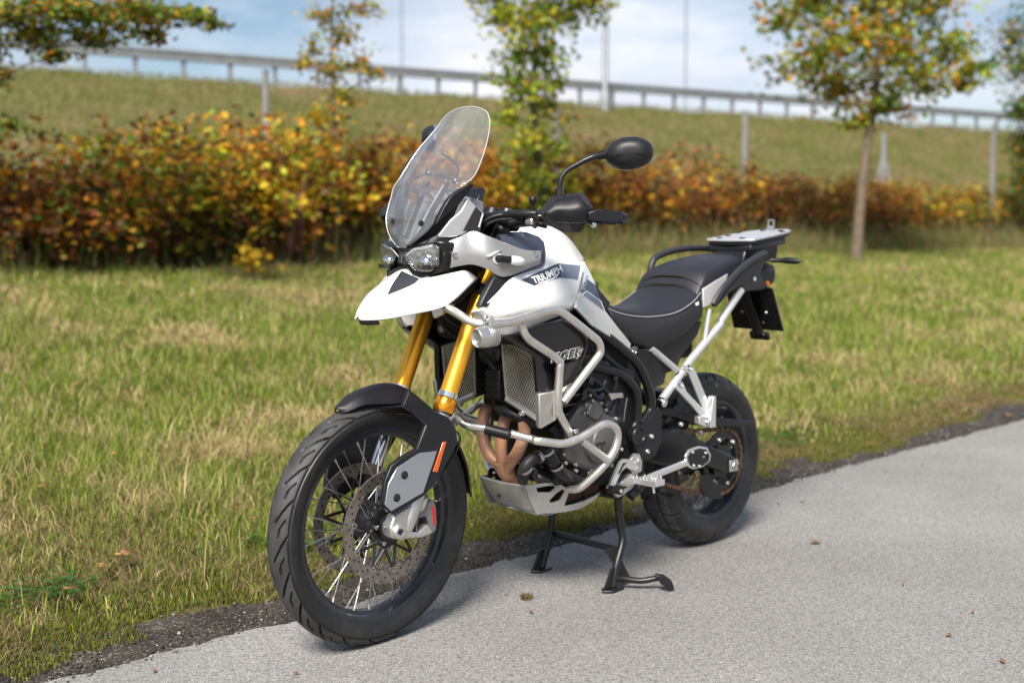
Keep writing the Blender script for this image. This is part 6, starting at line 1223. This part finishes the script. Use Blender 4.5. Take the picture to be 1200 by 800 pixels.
# ------------------------------------------------------------------ centre stand (feet on the ground)
def stand():
    cs = tube('centre_stand', [Vector((0.63,0.135,0.315)), Q('L',622,150,0.14), Q('L',640,300,0.15), Q('L',648,370,0.158), Q('L',610,520,0.165), Vector((0.695,0.166,0.012))], 0.0135, 'black_satin', bike, cm=5, n=12)
    tube('stand_leg', [Vector((0.63,-0.135,0.315)), Vector((0.655,-0.14,0.21)), Vector((0.665,-0.145,0.12)), Vector((0.695,-0.155,0.012))], [0.0135,0.014,0.0135,0.0125], 'black_satin', cs, cm=5, n=12)
    a = Q('L', 250, 325, -0.14); b = Q('L', 625, 420, 0.155); tube('stand_crossbar', [a, b], 0.0115, 'black_satin', cs, n=12)
    for sd, c in ((1, Vector((0.70,0.168,0.0))), (-1, Vector((0.70,-0.155,0.0)))):
        ft = [c+Vector((-0.035,-0.022,0.001)), c+Vector((0.025,-0.026,0.001)), c+Vector((0.05,0.0,0.001)), c+Vector((0.025,0.026,0.001)), c+Vector((-0.035,0.022,0.001))]; V, F = ext(ft, (0,0,0.009)); mk('stand_foot', V, F, 'black_satin', cs, bevel=0.003, fix=True)
        g = [c+Vector((-0.02,0,0.006)), c+Vector((0.045,0,0.006)), c+Vector((0.005,0,0.075)), c+Vector((-0.012,0,0.075))]; V, F = ext([p+Vector((0,-0.004,0)) for p in g], (0,0.008,0)); mk('stand_gusset', V, F, 'black_satin', cs, fix=True)
    V, F = ext(QS('L', (545,425,0.156), (630,395,0.156), (640,470,0.16), (690,570,0.164), (700,600,0.165), (620,610,0.165), (600,500,0.16)), (0,-0.006,0)); mk('stand_web', V, F, 'black_satin', cs, bevel=0.002, fix=True)
    tg = [Vector((0.69,0.168,0.04)), Vector((0.665,0.185,0.036)), Vector((0.63,0.225,0.030)), Vector((0.60,0.26,0.038)), Vector((0.585,0.285,0.046))]; tube('stand_tang', tg, [0.012,0.011,0.0105,0.010,0.010], 'black_satin', cs, cm=5, n=10)
    e = tg[-1]; V, F = ext([e+Vector((0.02,-0.02,0.012)), e+Vector((0.0,0.0,0.010)), e+Vector((-0.022,0.016,-0.01)), e+Vector((-0.03,0.022,-0.034)), e+Vector((-0.012,0.010,-0.036)), e+Vector((0.008,-0.008,-0.016))], (0.016,0.016,0)); mk('tang_pad', V, F, 'black_satin', cs, bevel=0.003, fix=True)
    V, F = box((0.64,0,0.31), (0.05,0.30,0.04)); mk('stand_axle', V, F, 'black_satin', cs, bevel=0.01)
stand()

# ------------------------------------------------------------------ handlebar, guards, levers, mirrors
hb = [Vector((1.215,0.0,1.205)), Vector((1.215,0.08,1.205)), Vector((1.20,0.16,1.212)), Vector((1.185,0.25,1.218)), Vector((1.10,0.36,1.208)), Vector((1.03,0.450,1.200))]
tube('handlebar', hb, [0.0135,0.0135,0.0125,0.011,0.011,0.011], 'black_satin', bike, fr=0.04, n=12, mirror=True)
tube('hand_grip', [Vector((1.125,0.325,1.211)), Vector((1.03,0.450,1.200))], 0.0165, 'black_plastic', bike, n=14, mirror=True)
V, F = box((1.145,0.30,1.212), (0.05,0.06,0.05), Matrix.Rotation(R(-52), 3, 'Z')); mk('switch_cluster', V, F, 'black_plastic', bike, bevel=0.012, mirror=True)
tube('clutch_hand_lever', [Vector((1.19,0.30,1.21)), Vector((1.15,0.36,1.20)), Vector((1.08,0.44,1.19))], [0.008,0.007,0.005], 'black_satin', bike, n=8, mirror=True)
HGC = [[(335,592,0.315),(385,558,0.325),(432,502,0.335),(520,490,0.365),(602,481,0.395),(645,512,0.410)],
       [(350,600,0.335),(395,575,0.352),(450,530,0.368),(530,520,0.395),(606,512,0.420),(660,545,0.432)],
       [(372,612,0.345),(408,600,0.366),(462,575,0.385),(540,570,0.412),(615,565,0.436),(680,575,0.446)],
       [(384,630,0.345),(420,630,0.366),(475,622,0.385),(545,622,0.412),(620,618,0.434),(668,605,0.442)],
       [(395,645,0.340),(440,665,0.358),(500,672,0.378),(550,672,0.402),(612,662,0.422),(648,640,0.436)],
       [(410,655,0.330),(460,690,0.345),(508,707,0.362),(552,708,0.385),(600,706,0.405),(636,660,0.425)]]
hg = shell('hand_guard', [QS('C', *r) for r in HGC], 'black_plastic', bike, 0.006, 5, 5, mirror=True, sharp=32, flip=True)
hgb = bvh_of(hg)
tube('guard_rib', [cast(hgb, *pix('C', *p), 0.0005) for p in ((395,600),(455,528),(520,508),(596,496),(625,530),(668,575))], 0.003, 'black_plastic', hg, n=6)
tube('guard_rib', [cast(hgb, *pix('C', *p), 0.0005) for p in ((392,648),(470,652),(560,656),(640,652))], 0.0016, 'dark_grey_plastic', hg, n=6)
tube('guard_rib', [cast(hgb, *pix('C', *p), 0.0005) for p in ((388,590),(380,610),(395,640),(430,668),(500,705))], 0.003, 'dark_grey_plastic', hg, cm=4, n=6)
V, F = ext(QS('C', (640,592,0.445), (705,574,0.462), (838,590,0.482), (876,612,0.486), (876,658,0.486), (842,666,0.482), (742,650,0.468), (650,644,0.446)), (-0.045,-0.03,0)); ge = mk('guard_bar_end', V, F, 'black_plastic', bike, bevel=0.006, mirror=True, fix=True)
V, F = lathe([(0.003,0.001),(0.008,0.004),(0.012,0.004),(0.0135,0.0),(0.0135,-0.01)], Q('C', 862, 632, 0.488), (0.55,0.83,0), 16); mk('bar_end_bolt', V, F, 'black_gloss', ge)
V, F = lathe([(0,0.012),(0.006,0.010),(0.0095,0.0),(0.006,-0.010),(0,-0.012)], Q('C', 680, 666, 0.44), (0.6,0.8,0), 16); mk('lever_ball', V, F, 'chrome', bike)
V, F = ext([cast(hgb, *pix('C', *p), 0.001) for p in ((645,600),(735,612),(738,622),(648,632))], (0.004,0.004,0)); mk('guard_clip', V, F, 'dark_grey_plastic', hg, fix=True)
# mirrors
ms = QS('C', (478,482,0.335), (484,395,0.335), (520,348,0.345), (635,285,0.385), (690,265,0.40), (748,256,0.415))
mst = tube('mirror_stalk', ms, [0.0085,0.0072,0.0072,0.0085,0.0095,0.0095], 'black_satin', bike, fr=0.03, n=12)
tube('mirror_stalk', [Vector((1.165,-0.335,1.272)), Vector((1.16,-0.335,1.34)), Vector((1.12,-0.345,1.385)), Vector((1.02,-0.375,1.455)), Vector((0.99,-0.385,1.47))], 0.008, 'black_satin', bike, fr=0.03, n=12)
V, F = lathe([(0.006,-0.012),(0.013,-0.010),(0.013,0.012),(0.009,0.016)], ms[0], (0,0,1), 12); mk('stalk_nut', V, F, 'black_gloss', mst)
for k in range(3):
    cpt = ms[4].lerp(ms[5], 0.35+0.25*k); V, F = lathe([(0.009,-0.002),(0.0125,-0.002),(0.0125,0.002),(0.009,0.002)], cpt, (ms[5]-ms[4]), 12, closed=True); mk('stalk_ring', V, F, 'black_plastic', mst)
mc = Q('C', 888, 252, 0.465); ur = Vector((-0.64, 0.77, 0.0)).normalized(); un = Vector((0.77, 0.64, 0.0)).normalized(); uz = Vector((0,0,1))
def mirror_head(sd):
    V, F = [], []; n, m_ = 36, 12
    for i in range(m_+1):
        ph = math.pi/2*i/m_
        for k in range(n):
            a = 2*math.pi*k/n; ca, sa = math.cos(a), math.sin(a); sq = 0.92
            ex_ = math.copysign(abs(ca)**sq, ca)*0.068; ez = math.copysign(abs(sa)**sq, sa)*(0.048 if sa > 0 else 0.045)
            ez += 0.004*ca; f = math.cos(ph)**0.75 if i < m_ else 0.02
            dpt = 0.042*math.sin(ph)**1.2+(0.003 if sa > -0.25 else -0.002)*math.sin(ph*2)
            v = mc+ur*ex_*f+uz*ez*f+un*dpt; V.append(Vector((v.x, sd*v.y, v.z)))
    for i in range(m_):
        for k in range(n): F.append((i*n+k, i*n+(k+1) % n, (i+1)*n+(k+1) % n, (i+1)*n+k))
    F.append(tuple(m_*n+k for k in range(n)))
    h = mk('mirror', V, F, 'black_plastic', bike, fix=True, sharp=70)
    rim_ = [Vector((v.x, v.y, v.z))-Vector((un.x, sd*un.y, 0))*0.006 for v in V[:n]]; mk('mirror_glass', rim_+[Vector((q.x,q.y,q.z))+Vector((un.x, sd*un.y, 0))*0.008 for q in rim_], [tuple(range(n)), tuple(range(2*n-1, n-1, -1))]+[(k, (k+1) % n, n+(k+1) % n, n+k) for k in range(n)], 'chrome', h, fix=True)
mirror_head(1); mc = Vector((0.945, 0.42, 1.472)); mirror_head(-1)
# phone ball mount, cables over the bar
bm_ = Q('C', 323, 520, 0.25); V, F = lathe([(0,0.0125),(0.005,0.0115),(0.010,0.0075),(0.0125,0.0),(0.010,-0.0075),(0.0065,-0.011),(0.005,-0.02),(0.005,-0.05),(0.010,-0.052),(0.010,-0.06)], bm_, (0,0,1), 18); mk('ball_mount', V, F, 'black_plastic', bike)
V, F = box(bm_+Vector((0,0,-0.062)), (0.04,0.03,0.02)); mk('mount_clamp', V, F, 'cast_alu', bike, bevel=0.005)
for pts in ([(20,660,0.12),(90,620,0.15),(210,598,0.2),(300,608,0.25),(370,640,0.30)], [(40,640,0.1),(130,608,0.16),(240,602,0.2),(300,650,0.24),(400,680,0.3)], [(30,700,0.1),(60,650,0.12),(150,620,0.17),(260,640,0.22),(340,680,0.27)], [(10,740,0.12),(40,680,0.13),(110,640,0.16),(200,630,0.2),(300,600,0.24)]):
    tube('handlebar_cable', QS('C', *pts), 0.005, 'black_plastic', bike, cm=6, n=8)
tube('fat_cable', QS('C', (120,668,0.10), (180,655,0.13), (280,628,0.17)), 0.016, 'black_plastic', bike, cm=4, n=12)

# ------------------------------------------------------------------ clutter round the engine: looms, clamps, plugs, fins
for k, pts in enumerate(([(120,120,0.150),(170,190,0.152),(230,260,0.15),(245,340,0.15)], [(60,120,0.15),(90,200,0.155),(60,300,0.158),(20,340,0.16)], [(150,330,0.168),(120,380,0.172),(60,390,0.175),(10,440,0.19)], [(230,430,0.165),(225,520,0.168),(235,620,0.17)], [(205,450,0.168),(190,540,0.172),(210,640,0.175)], [(370,250,0.135),(385,320,0.14),(400,400,0.145)])):
    tube('wire_harness', QS('H', *pts), 0.0036+0.0008*(k % 3), 'black_plastic' if k % 2 else 'dark_grey_plastic', bike, cm=6, n=8)
for u, v, y_ in ((95,215,0.160),(150,245,0.165),(205,300,0.166),(60,330,0.168),(120,420,0.17),(160,470,0.178),(180,520,0.18),(222,560,0.176)):
    V, F = box(Q('H', u, v, y_), (0.026, 0.014, 0.018), Matrix.Rotation(R((u*7) % 90), 3, 'Y')); mk('plug_connector', V, F, 'dark_grey_plastic', bike, bevel=0.003)
for u, v, y_ in ((30,470,0.19),(75,450,0.19),(120,460,0.188),(150,500,0.186),(55,415,0.19),(20,520,0.19)):
    bolt(Q('H', u, v, y_), (0,1,0), 0.0055, 0.006, 'steel', bike, 'casing_bolt')
for k in range(6):
    V, F = box((0.905-0.012*k*0.3, 0.142, 0.60+0.028*k), (0.12, 0.012, 0.006)); mk('cooling_fin', V, F, 'engine_grey', eng)
for u, v, y_ in ((505,345,0.172),(560,430,0.178),(380,450,0.148)):
    V, F = lathe([(0.0185,-0.004),(0.0225,-0.004),(0.0225,0.004),(0.0185,0.004)], Q('G', u, v, y_), (-0.5,0,-0.8), 16, closed=True); mk('hose_clamp', V, F, 'steel', bike)
tube('tank_seam', [p+Vector((0,0.0006,0)) for p in T8], 0.0016, 'stone_grey', tank, cm=8, n=6)
tube('drain_hose', QS('G', (700,460,0.16), (690,520,0.15), (720,580,0.12), (730,640,0.10)), 0.004, 'black_plastic', bike, cm=6, n=8)
tube('sensor_lead', QS('G', (560,120,0.15), (590,180,0.17), (600,240,0.175), (570,300,0.172)), 0.003, 'black_plastic', bike, cm=6, n=8)
